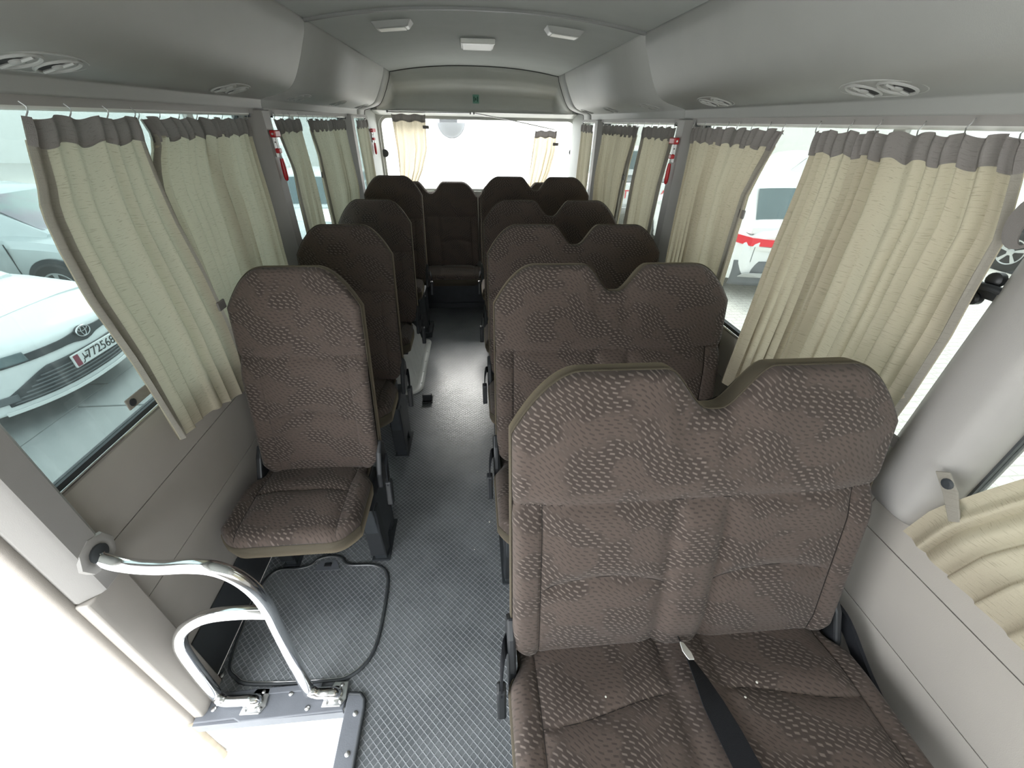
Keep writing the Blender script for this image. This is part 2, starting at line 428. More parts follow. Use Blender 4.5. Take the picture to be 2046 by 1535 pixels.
WL = side_wall(-1); WR = side_wall(1)

# side windows: a seal frame and panes each
wn = [0]
def side_window(s, y0, y1, mat, sash=()):
    wn[0] += 1
    b = MB(); xa, xb = sorted((s*.944, s*.962)); t = .014
    b.box(xa, xb, y0, y1, .852, .852+t); b.box(xa, xb, y0, y1, 1.534, 1.548); b.box(xa, xb, y0, y0+t, .866, 1.534); b.box(xa, xb, y1-t, y1, .866, 1.534)
    root = b.build('window_%d' % wn[0], M['rubber']); tag(root, None, None, kind='structure')
    ys = [y0+t]+[q for q in sash]+[y1-t]
    for i, (a, c) in enumerate(zip(ys, ys[1:])):
        x = s*(.953+(.004 if i % 2 else 0))
        MB().box(x-.0015, x+.0015, a, c, .866, 1.534).build('pane', M[mat], root)
    for q in sash:
        MB().box(min(s*.940, s*.958), max(s*.940, s*.958), q-.016, q+.016, .866, 1.534).build('sash_bar', M['rail'], root, bevel=.003)
    return root
side_window(-1, .630, 1.95, 'glass_left', (1.62,)); side_window(-1, 2.17, 3.40, 'glass_left', (2.50,)); side_window(-1, 3.59, 4.03, 'glass_left')
side_window(1, .628, 1.95, 'glass_right', (1.02,)); side_window(1, 2.17, 3.40, 'glass_right', (2.95,)); side_window(1, 3.59, 4.03, 'glass_right')
side_window(1, -.93, .490, 'glass_right'); side_window(-1, -1.40, -.72, 'glass_right')

# rear wall with a rounded window opening
RX0, RX1, RZ0, RZ1 = -.845, .905, .965, 1.553
inner = rrect(RX0, RX1, RZ0, RZ1, .075, 8); outer = rect_like(-.95, .95, -.05, 1.95, 8)
b = MB(); b.ring([(x, 4.22, z) for x, z in outer], [(x, 4.22, z) for x, z in inner]); b.ring([(x, 4.22, z) for x, z in inner], [(x, 4.27, z) for x, z in inner])
b.ring([(x, 4.27, z) for x, z in outer], [(x, 4.27, z) for x, z in inner])
rear = b.build('wall_rear', M['rearpanel'], smooth=30); tag(rear, 'pale grey rear wall around the back window', None, kind='structure')
b = MB(); i2 = rrect(RX0+.018, RX1-.018, RZ0+.018, RZ1-.018, .062, 8)
b.ring([(x, 4.262, z) for x, z in inner], [(x, 4.262, z) for x, z in i2]); b.ring([(x, 4.248, z) for x, z in inner], [(x, 4.248, z) for x, z in i2]); b.ring([(x, 4.248, z) for x, z in i2], [(x, 4.262, z) for x, z in i2])
wn[0] += 1
rw = b.build('window_%d' % wn[0], M['rearpanel'], smooth=30); tag(rw, None, None, kind='structure')
MB().prism([(x, z) for x, z in i2], 'y', 4.254, 4.257).build('pane', M['glass_clear'], rw)
for (xx, zz) in ((-.825, 1.27), (.885, 1.30)):
    b = MB().lathe([(.012, 0), (.030, .004), (.032, .012), (.02, .02)], (xx, 4.252, zz), (0, -1, 0), 14); b.build('window_clip', M['black'], rw, smooth=40)

# rear header moulding from the ceiling down to the window
DP = [(.660, 1.836), (.668, 1.800), (.683, 1.765), (.705, 1.717), (.735, 1.662), (.764, 1.628), (.80, 1.610), (.845, 1.598), (.885, 1.588), (.893, 1.578), (.897, 1.553)]
def ceil_z(x): return 1.886-.052*(min(abs(x), .66)/.66)**2.3
prof = [(0, 3.957, 0), (.10, 3.962, 0), (.28, 3.985, .0), (.40, 4.02, .0), (.50, 4.07, 0), (.60, 4.11, 0), (.80, 4.135, 0), (.93, 4.145, 0), (.97, 4.13, 0), (1.0, 4.125, 0)]
b = MB()
def hdr(s_, t):
    x = lerp(-.93, .93, s_); ax = abs(x)
    zt = ceil_z(x) if ax < .66 else interp(DP, ax) if ax < .897 else 1.553
    zb = 1.588
    e = sm((.80-ax)/.14)                              # how far the recess reaches at the sides
    y = interp([(p[0], p[1]) for p in prof], t)
    y = lerp(3.957+.03*t, y, e)
    if ax > .78: y = 3.957+.26*sm((ax-.78)/.15)*1.0*(1)
    z = lerp(zt, min(zb, zt-.001), t)
    return (x, y, z)
b.grid(hdr, 96, 30)
hd = b.build('trim_1', M['rearpanel'], smooth=60); tag(hd, 'moulded rear header panel above the back window', None, kind='structure')
b = MB().grid(lambda s_, t: (lerp(-.93, .93, s_), lerp(4.125, 4.225, t) if abs(lerp(-.93, .93, s_)) < .78 else lerp(hdr(s_, 1)[1], 4.225, t), lerp(1.588, 1.556, t)), 60, 4); b.build('header_lower_lip', M['rearpanel'], hd, smooth=60)
# small green exit sticker
st = thing('exit_sticker', 'small green sticker on the panel above the back window', 'sticker', (0, 4.126, 1.68))
b = MB().box(-.026, .026, 4.1255, 4.130, 1.648, 1.712); b.build('plate', M['green'], st)
b = MB().box(-.019, -.012, 4.1235, 4.1255, 1.662, 1.70); b.build('bar', M['greendark'], st)
b = MB().box(.011, .018, 4.1235, 4.1255, 1.662, 1.70); b.build('bar', M['greendark'], st)
b = MB().prism([(-.005, 1.693), (.002, 1.688), (.005, 1.679), (0, 1.667), (-.006, 1.676)], 'y', 4.1235, 4.1255); b.build('figure', M['greendark'], st)

st.location = (0, 4.1145, 1.68); st.rotation_euler = (.44, 0, 0)      # lies on the sloping panel

# ceiling
b = MB()
b.grid(lambda s_, t: (lerp(-.68, .68, s_), lerp(YF, 3.957, t), ceil_z(lerp(-.68, .68, s_))), 40, 12)
cl = b.build('ceiling', M['headliner'], smooth=60); tag(cl, 'curved grey headliner of the bus ceiling', None, kind='structure')
b = MB().box(-.975, .975, YF-.02, YR+.02, 1.94, 1.96); b.build('roof_skin', M['white'], cl)
pr = [(x, ceil_z(x)) for x in [lerp(-.668, .668, i/40) for i in range(41)]]
b = MB(); vs = []
for x, z in pr: vs += [(x, 2.045, z+.002), (x, 2.05, z-.008), (x, 2.07, z-.008), (x, 2.075, z+.002)]
b.add(vs, [(i*4+k, i*4+k+1, (i+1)*4+k+1, (i+1)*4+k) for i in range(40) for k in range(3)])
b.build('ceiling_rib', plain('rib_grey', (.20, .205, .205), .6), cl, smooth=40)
b = MB().tube([(x, 3.955, z-.001) for x, z in pr], .0045, 6); b.build('rear_seam', M['dark'], cl)

# overhead ducts
def duct(s):
    nm = 'left' if s < 0 else 'right'
    P = spline([(s*x, 0, z) for x, z in DP], 4)
    b = MB(); b.prism([(s*.675, 1.86)]+[(s*(x+.012), z+.008) for x, z in DP]+[(s*.935, 1.56), (s*.935, 1.90), (s*.69, 1.92)], 'y', YF, 3.93)
    root = b.build('overhead_duct', M['dark']); tag(root, 'long grey overhead air duct along the %s wall' % nm, None, kind='structure')
    for (a, c) in ((YF, .40), (.403, 2.058), (2.062, 3.70), (3.703, 3.955)):
        if a < 0: c = 2.058
        if a == .403: continue
        b = MB(); ny = 2
        b.grid(lambda u, t, a=a, c=c: (P[round(u*(len(P)-1))].x, lerp(a, c, t), P[round(u*(len(P)-1))].z), len(P)-1, ny)
        b.build('duct_panel', M['duct'], root, smooth=50, solid=.003)
    b = MB().tube([(s*.664, YF, 1.834), (s*.664, 3.95, 1.834)], .0035, 6); b.build('upper_seam', M['dark'], root)
    b = MB().tube([(p.x, 3.957, p.z) for p in P], .005, 6); b.build('end_seam', M['dark'], root)
    # pairs of air outlets on the sloping underside
    nv = Vector((-s*.25, 0, -.968)).normalized(); ty = Vector((0, 1, 0)); tx = nv.cross(ty)
    for yc in (1.00, 1.70, 2.33, 2.98, 3.60):
        c0 = Vector((s*.832, yc, 1.6005))
        bz = MB(); ring = [c0+ty*(.105*math.cos(t))+tx*(.048*math.sin(t))*(1) for t in [2*PI*i/28 for i in range(28)]]
        bz.tube([r-nv*.0012 for r in ring], .0025, 6, closed=True)
        vent = bz.build('air_vent', M['duct'], root, smooth=60)
        for dy in (-.043, .043):
            c = c0+ty*dy
            b = MB().lathe([(.0395, -.004), (.0390, .0025), (.036, .0045), (.033, .003), (.031, -.002)], c, nv, 24); b.build('vent_ring', M['duct'], vent, smooth=40)
            b = MB().lathe([(.032, .0005), (.012, .0012), (.001, .0014)], c, nv, 20); b.build('vent_cup', M['dark'], vent, smooth=40)
            b = MB(); a_ = c+nv*.003-tx*.031; d_ = c+nv*.003+tx*.031; b.tube([a_, d_], .0035, 6)
            b.lathe([(.011, .001), (.011, .004), (.008, .006)], c, nv, 14); b.build('vent_louvre', M['duct'], vent, smooth=40)
    return root
duct(-1); duct(1)

# front end behind the camera: dash panel, windscreen, posts
b = MB(); b.box(-.95, .95, YF-.03, YF, -.05, .78); b.box(-.95, .95, YF-.03, YF, 1.62, 1.95); b.box(-.95, -.87, YF-.03, YF, .78, 1.62); b.box(.87, .95, YF-.03, YF, .78, 1.62)
fw = b.build('wall_front', M['panel']); tag(fw, 'front panel under the windscreen', None, kind='structure')
wn[0] += 1
b = MB(); b.box(-.87, .87, YF-.02, YF-.012, .78, .80); b.box(-.87, .87, YF-.02, YF-.012, 1.60, 1.62)
ww = b.build('window_%d' % wn[0], M['rubber']); tag(ww, None, None, kind='structure')
MB().box(-.87, .87, YF-.018, YF-.014, .80, 1.60).build('pane', M['glass_clear'], ww)

# ------------------------------------------------------------------ floor fittings
# hatch
H = [(-.905, .68), (-.918, .80), (-.920, .94), (-.885, 1.008), (-.80, 1.012), (-.755, 1.024), (-.735, 1.048), (-.69, 1.058), (-.64, 1.046), (-.605, 1.014), (-.50, 1.004), (-.447, .97), (-.431, .90), (-.430, .75), (-.448, .662), (-.50, .613), (-.57, .604), (-.80, .614), (-.868, .638)]
Hs = spline([(x, y, 0) for x, y in H], 5, True)
ht = thing('floor_hatch', 'rounded rubber floor hatch in front of the single seat by the door', 'floor hatch', (-.67, .83, 0))
cen = Vector((-.67, .83, 0))
b = MB(); n = len(Hs); b.add([(p.x, p.y, .0015) for p in Hs]+[(p.x, p.y, .0045) for p in Hs], [tuple(range(n, 2*n))]+[(i, (i+1) % n, n+(i+1) % n, n+i) for i in range(n)])
b.build('lid', M['floor'], ht)
b = MB().tube([(p.x, p.y, .003) for p in Hs], .0065, 8, closed=True); b.build('rim', M['rubber'], ht, smooth=60)
b = MB().tube([(cen.x+(p.x-cen.x)*.982, cen.y+(p.y-cen.y)*.982, .0065) for p in Hs], .0022, 6, closed=True); b.build('rim_edge', M['steel'], ht, smooth=60)
b = MB().prism(spline([(-.735, 1.0, 0), (-.72, 1.035, 0), (-.69, 1.043, 0), (-.655, 1.033, 0), (-.635, .998, 0)], 4) and [(p.x, p.y) for p in spline([(-.735, .995, 0), (-.72, 1.032, 0), (-.69, 1.041, 0), (-.655, 1.031, 0), (-.635, .993, 0)], 4)], 'z', .003, .007)
tb = b.build('latch_tab', M['trimrubber'], ht)
MB().box(-.70, -.672, 1.008, 1.024, .006, .012).build('latch', M['black'], tb, bevel=.002)

# edge trim around the step well
tr = thing('step_edge_trim', 'black rubber edge strip with screws around the step well', 'floor trim', (-.5, .54, 0))
b = MB().prism([(-.935, .522), (-.82, .524), (-.80, .515), (-.50, .519), (-.497, .598), (-.935, .598)], 'z', .0, .010); b.build('edge_strip', M['trimrubber'], tr, bevel=.003)
b = MB().prism([(-.49, -.62), (-.494, .50), (-.494, .560), (-.455, .560), (-.441, .548), (-.436, .53), (-.434, -.62)], 'z', .001, .011); b.build('edge_strip', M['trimrubber'], tr, bevel=.003)
b = MB().tube([(-.437, -.62, .010), (-.437, .52, .010), (-.441, .542, .010), (-.455, .557, .010), (-.49, .561, .010)], .006, 8); b.build('nosing', M['rubber'], tr, smooth=60)
b = MB().box(-.80, -.58, .578, .596, .010, .016); b.build('kick_bar', M['trimrubber'], tr, bevel=.002)
b = MB().box(-.935, -.50, .516, .523, -.04, .004); b.build('edge_nosing', M['trimrubber'], tr)
for (qx, qy) in ((427, 1417), (614, 1415), (710, 1426), (694, 1507), (443, 1350), (526, 1388), (582, 1386)):
    p = un(qx, qy, 'z', .012)
    MB().lathe([(.0075, -.002), (.0075, .002), (.005, .004)], (p.x, p.y, .011 if qy > 1400 else .012), (0, 0, 1), 12).build('screw', M['steel'], tr, smooth=40)

# chrome entrance rail
gr = thing('grab_rail', 'bent chrome grab rail standing beside the entrance steps', 'handrail', (-.67, .57, 0))
S7 = 913/2046
def Z7(x, y, yy): p = un(x*S7, 850+y*S7, 'y', yy); return p
main = [(-.90, .606, .722)]+[tuple(Z7(x, y, yy)) for x, y, yy in ((440, 598, .60), (560, 628, .598), (700, 638, .592), (850, 632, .587), (960, 642, .583), (1060, 680, .58), (1145, 745, .577), (1200, 820, .575), (1240, 905, .573), (1330, 1085, .569), (1385, 1190, .566))]
f1 = un(658, 1393, 'z', .03); e = Vector(main[-1])
main += [(e.x+.010, .563, .048), (e.x+.028, .560, .036), (f1.x+.006, .559, .032), (f1.x+.018, .559, .018)]
b = MB().tube(spline(main, 6), .0165, 14); b.build('main_tube', M['chrome'], gr, smooth=70)
sub = [tuple(Z7(x, y, .575)) for x, y in ((1215, 838), (1090, 838), (960, 850), (880, 875), (822, 918), (806, 965), (825, 1020), (905, 1130), (985, 1225))]
e = Vector(sub[-1]); f2 = un(495, 1410, 'z', .03)
sub += [(e.x+.012, .567, .046), (e.x+.032, .562, .036), (f2.x+.006, .560, .032), (f2.x+.018, .560, .018)]
b = MB().tube(spline(sub, 6), .0165, 14); b.build('side_tube', M['chrome'], gr, smooth=70)
for f_ in (f1, f2):
    cx, cy = f_.x+.012, .560
    pl = MB().prism([(cx-.035, cy-.030), (cx+.022, cy-.032), (cx+.036, cy-.012), (cx+.032, cy+.034), (cx-.010, cy+.036), (cx-.032, cy-.004)], 'z', .010, .016).build('foot_plate', M['steel'], gr, bevel=.002)
    MB().lathe([(.022, 0), (.022, .005), (.018, .008)], (cx, cy, .016), (0, 0, 1), 16).build('foot_collar', M['chrome'], pl, smooth=40)
    for dx, dy in ((-.022, -.018), (.022, -.020), (.016, .024)):
        MB().lathe([(.006, 0), (.006, .004), (.003, .006)], (cx+dx, cy+dy, .016), (0, 0, 1), 10).build('bolt', M['steel'], pl, smooth=40)
hb = MB().lathe([(.046, -.004), (.043, .002), (.036, .004), (.028, .0035), (.024, .001), (.022, .001)], (-.893, .604, .722), (1, 0, 0), 8).build('wall_socket', M['pillar'], gr, smooth=40)
MB().lathe([(.021, .000), (.021, .006), (.017, .008)], (-.893, .604, .722), (1, 0, 0), 16).build('socket_seal', M['rubber'], hb, smooth=40)

# white wheel-arch box
wa = thing('wheel_arch_cover', 'white metal wheel arch cover under the third single seat', 'wheel arch', (-.68, 2.65, 0))
b = MB()
def loop(x1, y0, y1, r, z):
    pts = [(-.93, y0)]
    for i in range(9):
        t = math.radians(-90+90*i/8); pts.append((x1-r+r*math.cos(t), y0+r+r*math.sin(t)))
    for i in range(9):
        t = math.radians(90*i/8); pts.append((x1-r+r*math.cos(t), y1-r+r*math.sin(t)))
    pts.append((-.93, y1)); return [(x, y, z) for x, y in pts]
Ls = [loop(-.470, 2.27, 3.02, .08, .004), loop(-.485, 2.285, 3.0, .08, .02), loop(-.515, 2.34, 2.96, .08, .17), loop(-.53, 2.37, 2.94, .08, .205), loop(-.56, 2.42, 2.9, .07, .22)]
n = len(Ls[0]); vs = sum(Ls, []); fs = [(j*n+i, j*n+i+1, (j+1)*n+i+1, (j+1)*n+i) for j in range(len(Ls)-1) for i in range(n-1)]+[tuple(range((len(Ls)-1)*n, len(Ls)*n))]
b.add(vs, fs); ab = b.build('arch_box', M['whitearch'], wa, smooth=50)
b = MB(); o_ = loop(-.428, 2.225, 3.06, .09, .003); i_ = loop(-.475, 2.265, 3.03, .08, .007)
b.add(o_+i_, [(k, k+1, n+k+1, n+k) for k in range(n-1)]); b.build('arch_flange', M['whitearch'], wa, smooth=40, solid=.003)
for k in range(6):
    y = 2.42+k*.095
    MB().prism([(-.4905, .03), (-.4845, .03), (-.512, .165), (-.519, .165)], 'y', y, y+.022).build('arch_rib', M['whitearch'], ab, bevel=.002)
for k in range(5):
    MB().lathe([(.005, 0), (.005, .003), (.002, .004)], (-.445, 2.36+.15*k, .006), (0, 0, 1), 8).build('rivet', M['steel'], wa)

# loose black bracket standing in the aisle
p = un(855, 797, 'z', 0)
bk = thing('floor_stop', 'small black plastic block standing on the aisle floor beside the white wheel arch cover', 'door stop', (p.x, p.y, 0))
b = MB().prism([(-.030, 0), (.030, 0), (.030, .008), (.004, .010), (-.006, .048), (-.026, .048)][::1], 'x', p.x-.030, p.x+.030)
b.v = [(x, p.y+y, z) for x, y, z in b.v]; b.build('block', M['black'], bk, bevel=.004)
MB().box(p.x-.034, p.x+.034, p.y-.045, p.y+.035, 0, .005).build('base_plate', M['black'], bk, bevel=.002)

# crumbs on the aisle floor
for i, (qx, qy, r) in enumerate(((978, 1043, .004), (954, 942, .003), (948, 1098, .0025))):
    p = un(qx, qy, 'z', .003)
    o = MB().lathe([(r*.5, 0), (r, r*.5), (r*.7, r*1.2)], (p.x, p.y, 0), (0, 0, 1), 7).build('crumb', M['crumb'])
    tag(o, ['largest pale crumb on the aisle floor next to the second double seat', 'pale crumb in the middle of the aisle floor beyond the others', 'tiny pale crumb on the aisle floor, nearest to the front'][i], 'crumb', 'crumbs on the aisle floor')

# ------------------------------------------------------------------ ceiling lamps
def side_lamp(x, y, label):
    z = ceil_z(x); t = thing('ceiling_lamp', label, 'lamp', (x, y, z), 'ceiling lamps')
    slope = (ceil_z(x+.05)-ceil_z(x-.05))/.1
    def P(u, v, d): return (x+u, y+v, ceil_z(x)+slope*u-d)
    b = MB(); A = [(-.084, -.055), (.084, -.055), (.084, .055), (-.084, .055)]; B = [(-.066, -.038), (.066, -.038), (.066, .038), (-.066, .038)]
    b.add([P(u, v, 0) for u, v in A]+[P(u, v, .022) for u, v in B], [(0, 1, 5, 4), (1, 2, 6, 5), (2, 3, 7, 6), (3, 0, 4, 7), (4, 5, 6, 7)])
    b.build('housing', M['lampgrey'], t, bevel=.004)
    b = MB(); C = [(-.056, -.03), (.056, -.03), (.056, .03), (-.056, .03)]
    b.add([P(u, v, .022) for u, v in C]+[P(u, v, .0245) for u, v in C], [(0, 1, 5, 4), (1, 2, 6, 5), (2, 3, 7, 6), (3, 0, 4, 7), (4, 5, 6, 7)])
    b.build('diffuser', M['lampwhite'], t, bevel=.001)
side_lamp(-.37, 2.31, 'slanted ceiling lamp nearest the left duct'); side_lamp(.375, 2.32, 'slanted ceiling lamp nearest the right duct')
t = thing('ceiling_lamp', 'flat rectangular lamp in the middle of the ceiling', 'lamp', (0, 2.85, 1.886), 'ceiling lamps')
MB().box(-.092, .092, 2.72, 2.99, 1.872, 1.887).build('housing', M['lampgrey'], t, bevel=.006)
MB().box(-.090, .090, 2.705, 2.735, 1.862, 1.885).build('front_edge', M['lampwhite'], t, bevel=.005)
MB().box(-.082, .082, 2.745, 2.98, 1.866, 1.873).build('diffuser', M['lampgrey'], t, bevel=.003)

# ------------------------------------------------------------------ emergency hammers
def hammer(c, nx, ty, label):
    """c: top of the bracket on its pillar; nx: away from the pillar; ty: across"""
    c = Vector(c); nx = Vector(nx); ty = Vector(ty); t = thing('emergency_hammer', label, 'hammer', c, 'emergency hammers')
    def bx(u0, u1, d0, d1, z0, z1):
        b = MB(); vs = []
        for z in (z0, z1):
            for (u, d) in ((u0, d0), (u1, d0), (u1, d1), (u0, d1)): vs.append(c+ty*u+nx*d+Vector((0, 0, z)))
        return b.add(vs, [(0, 3, 2, 1), (4, 5, 6, 7), (0, 1, 5, 4), (1, 2, 6, 5), (2, 3, 7, 6), (3, 0, 4, 7)])
    br = bx(-.012, .012, .001, .005, -.095, .0).build('bracket', M['white'], t, bevel=.002)
    bx(-.028, .028, .002, .026, -.022, .004).build('head_clamp', M['red'], t, bevel=.004)
    bx(-.013, .013, .002, .020, -.080, -.062).build('handle_clamp', M['red'], t, bevel=.003)
    MB().tube([c+nx*.016+ty*-.036+Vector((0, 0, -.009)), c+nx*.016+ty*.036+Vector((0, 0, -.009))], [.004, .004], 8).build('hammer_head', M['steel'], t, smooth=40)
    MB().lathe([(.003, 0), (.003, .002)], c+nx*.005+Vector((0, 0, -.04)), nx, 8).build('screw', M['ink'], br)
    z = [-.02, -.06, -.095, -.10, -.13, -.17, -.182, -.187]; r = [.004, .004, .004, .007, .0095, .0095, .007, .002]
    MB().tube([c+nx*.014+Vector((0, 0, q)) for q in z[:4]], r[:4], 8).build('shaft', M['steel'], t, smooth=60)
    MB().tube([c+nx*.014+Vector((0, 0, q)) for q in z[3:]], r[3:], 10).build('handle', M['red'], t, smooth=60)
hammer((-.884, 2.06, 1.476), (1, 0, 0), (0, 1, 0), 'red emergency hammer on the left window pillar')
hammer((.884, 2.06, 1.476), (-1, 0, 0), (0, 1, 0), 'red emergency hammer on the right window pillar')
hammer((-.888, 4.095, 1.455), (.96, -.28, 0), (.28, .96, 0), 'red emergency hammer in the rear left corner beside the back window')

# ------------------------------------------------------------------ curtains
def tri(p): return 2/PI*math.asin(math.sin(p)*.985)
def hook_mesh():
    b = MB(); b.tube([(0, 0, .018), (.004, .006, .010), (0, .008, .002), (-.003, .003, -.006), (0, -.003, -.014)], .0013, 5)
    return b
HOOK = [None]
def curtain(label, s, top, bot, ztop, zb, pleats, amp=.022, e0=None, e1=None, seed=0, tabs=(), x0=.900, hems=(0, 0), group='window curtains', hooks=True, axis='x', flare=0, name='window_curtain'):
    """s: side; top, bot: (near, far) extents at the top and bottom; zb: bottom height near and far"""
    rnd = random.Random(seed); e0 = e0 or []; e1 = e1 or []
    loc = (s*x0, (top[0]+top[1])/2, ztop) if axis == 'x' else ((top[0]+top[1])/2, x0, ztop)
    t = thing(name, label, 'curtain', loc, group)
    ph = [rnd.uniform(-.6, .6) for _ in range(6)]
    E0 = [(0, top[0])]+e0+[(1, bot[0])]; E1 = [(0, top[1])]+e1+[(1, bot[1])]
    W = abs(top[1]-top[0])*1.4
    def fold(q, k):
        g = 2*PI*pleats*(q+.035*math.sin(2*PI*q*1.3+ph[0])+.02*math.sin(2*PI*q*3.1+ph[1]))
        a = tri(g+.25*math.sin(3*k+ph[2]))*(.75+.25*math.sin(2*PI*q*2.2+ph[3]))
        return a
    def P(q, k, dx=0, ex=1.0):
        y = lerp(interp(E0, k), interp(E1, k), q)
        zbot = lerp(zb[0], zb[1], q)+.006*fold(q, 1)
        z = lerp(ztop, zbot, k)
        a = amp*(.55+.45*sm(k*2.2))*ex
        d = a*(fold(q, k)*.5+.5)+.012*math.sin(2*PI*q+ph[4]+k*2)*k
        yy = y+.25*amp*math.cos(2*PI*pleats*q)*k
        z -= .004*math.sin(2*PI*pleats*q*.5+ph[5])*(1-k)
        if axis == 'x': return (s*(x0-d-dx-flare*k), yy, z)
        return (yy, x0-d-dx, z)
    kh = .052/max(.2, ztop-min(zb))
    ns = max(24, int(pleats*10)); nt = 26
    b = MB().grid(lambda u, v: P(u, lerp(kh*.8, 1, v)), ns, nt, lambda u, v: (u*W, (1-v)*(ztop-zb[0]))); b.build('cloth', M['curtain'], t, smooth=80)
    def HP(u, v):
        p = P(u, v*kh*(1+.05*math.sin(2*PI*pleats*.5*u+ph[0])), .0025+.003*math.sin(v*PI), 1.05)
        return p
    b = MB().grid(HP, ns, 4, lambda u, v: (u*W, (1-v)*.05)); b.build('header_tape', M['curtain_header'], t, smooth=80)
    for side_, wd in ((0, hems[0]), (1, hems[1])):
        if wd:
            b = MB().grid(lambda u, v: P(u*wd if side_ == 0 else 1-u*wd, lerp(.0, 1, v), .003), 6, nt, lambda u, v: (u*.03, (1-v)*.8)); b.build('side_hem', M['curtain_edge'], t, smooth=80)
    for (q, k) in tabs:
        p = Vector(P(q, k, .006))
        if axis == 'x': MB().box(p.x-.003, p.x+.003, p.y-.020, p.y+.020, p.z-.014, p.z+.014).build('snap_tab', M['taupe'], t, bevel=.002)
        else: MB().box(p.x-.026, p.x+.026, p.y-.003, p.y+.003, p.z-.012, p.z+.012).build('snap_tab', M['taupe'], t, bevel=.002)
    if hooks:
        n = max(3, int(abs(top[1]-top[0])/.085))
        for i in range(n+1):
            p = P((i+.0)/n*.96+.02, 0)
            if HOOK[0] is None:
                b = hook_mesh(); o = b.build('hook', M['steel'], None); o.parent = t; HOOK[0] = o.data
            else:
                o = bpy.data.objects.new('hook', HOOK[0]); col.objects.link(o); o.parent = t
            o.location = (p[0]-loc[0], p[1]-loc[1], p[2]+.006-loc[2])
    return t, P
ZT = 1.518
cA, PA = curtain('nearest left curtain, loosely gathered with deep folds, beside the white car', -1, (.97, 1.285), (.896, 1.275), ZT, (.785, .715), 6.5, .034, [(.07, .948), (.15, .924), (.21, .897), (.31, .883), (.44, .874), (.66, .888)], [(.14, 1.271), (.31, 1.268), (.5, 1.287), (.7, 1.294)], 3, ((.95, .62),), hems=(.11, .08), x0=.893)
cB, PB = curtain('second left curtain, drawn flat between the nearest left curtain and the hammer pillar', -1, (1.335, 1.955), (1.25, 1.88), ZT, (.70, .70), 15, .036, [(.06, 1.355), (.13, 1.30), (.22, 1.26)], [(.3, 1.93), (.6, 1.9)], 5, hems=(.05, 0), x0=.928)
cC, PC = curtain('narrow left curtain just behind the left hammer pillar', -1, (2.13, 2.43), (2.14, 2.40), ZT, (.72, .72), 6, .03, [(.25, 2.20), (.4, 2.17)], [(.3, 2.44)], 8, hems=(.12, 0))
cD, PD = curtain('wide left curtain in the second window, with two snap tabs on its edge', -1, (2.545, 3.29), (2.57, 3.12), ZT, (.72, .72), 17, .032, [(.2, 2.60), (.4, 2.575)], [(.3, 3.30), (.5, 3.33)], 12, ((.02, .32), (.02, .80)), hems=(.06, 0))
cE, PE = curtain('rearmost left curtain in the small back side window', -1, (3.62, 4.0), (3.62, 3.96), ZT, (.74, .74), 8, .02, None, None, 14)
cF, PF = curtain('nearest right curtain, wide and evenly pleated behind the front double seat', 1, (.71, 1.215), (.625, 1.205), ZT+.003, (.72, .72), 15, .040, [(.02, .706), (.19, .655), (.28, .647), (.42, .631), (.6, .624)], [(.3, 1.21)], 21, hems=(.035, 0))
cG, PG = curtain('right curtain between the white car gap and the right hammer pillar', 1, (1.345, 1.95), (1.395, 1.86), ZT+.003, (.70, .70), 15, .036, [(.14, 1.392), (.23, 1.415), (.45, 1.402), (.7, 1.397)], [(.34, 1.912), (.7, 1.885)], 25, ((.02, .30), (.02, .80)), hems=(.06, 0))
cH, PH_ = curtain('right curtain just behind the right hammer pillar', 1, (2.12, 2.525), (2.16, 2.55), ZT, (.72, .72), 9, .024, [(.3, 2.16)], [(.3, 2.55)], 28, hems=(.08, .05))
cI, PI_ = curtain('wide right curtain in the second window with two snap tabs on its edge', 1, (2.60, 3.31), (2.70, 3.24), ZT, (.72, .72), 17, .032, [(.25, 2.66)], [(.4, 3.34)], 31, ((.02, .33), (.02, .78)), hems=(.07, 0))
cJ, PJ = curtain('rearmost right curtain in the small back side window', 1, (3.60, 3.99), (3.58, 3.96), ZT, (.74, .74), 8, .02, None, None, 35)
# front right curtain, tied back: swept down to its strap
cK, PK = curtain('front right curtain hanging off the edge of the picture beside the front pillar', 1, (-.90, .22), (-.85, .485), ZT+.003, (.735, .775), 24, .024, None, [(.5, .355), (.75, .435), (.88, .472)], 41, x0=.905, hooks=True)
# tie strap of the curtain by the door window
p = un(262, 806, 'x', -.885)
b = MB(); b.box(-.888, -.884, p.y-.012, p.y+.070, p.z-.014, p.z+.014); ts = b.build('tie_strap', M['curtain_edge'], cA, bevel=.002)
MB().lathe([(.0095, 0), (.0095, .002), (.006, .003)], (-.884, p.y+.004, p.z), (1, 0, 0), 14).build('snap_button', M['blackmetal'], ts)
b = MB().box(.870, .874, .455, .505, .866, .888); 
q0 = un(1897, 967, 'x', .878)
b = MB().prism([(q0.y+.030, q0.z+.006), (q0.y+.010, q0.z+.022), (q0.y-.022, q0.z-.004), (q0.y-.055, q0.z-.050), (q0.y-.040, q0.z-.064), (q0.y-.002, q0.z-.022)], 'x', .874, .878)
ts = b.build('tie_strap', M['curtain_edge'], cK, bevel=.0015)
MB().lathe([(.011, 0), (.011, .002), (.006, .003)], (.874, q0.y, q0.z), (-1, 0, 0), 14).build('snap_button', M['blackmetal'], ts)
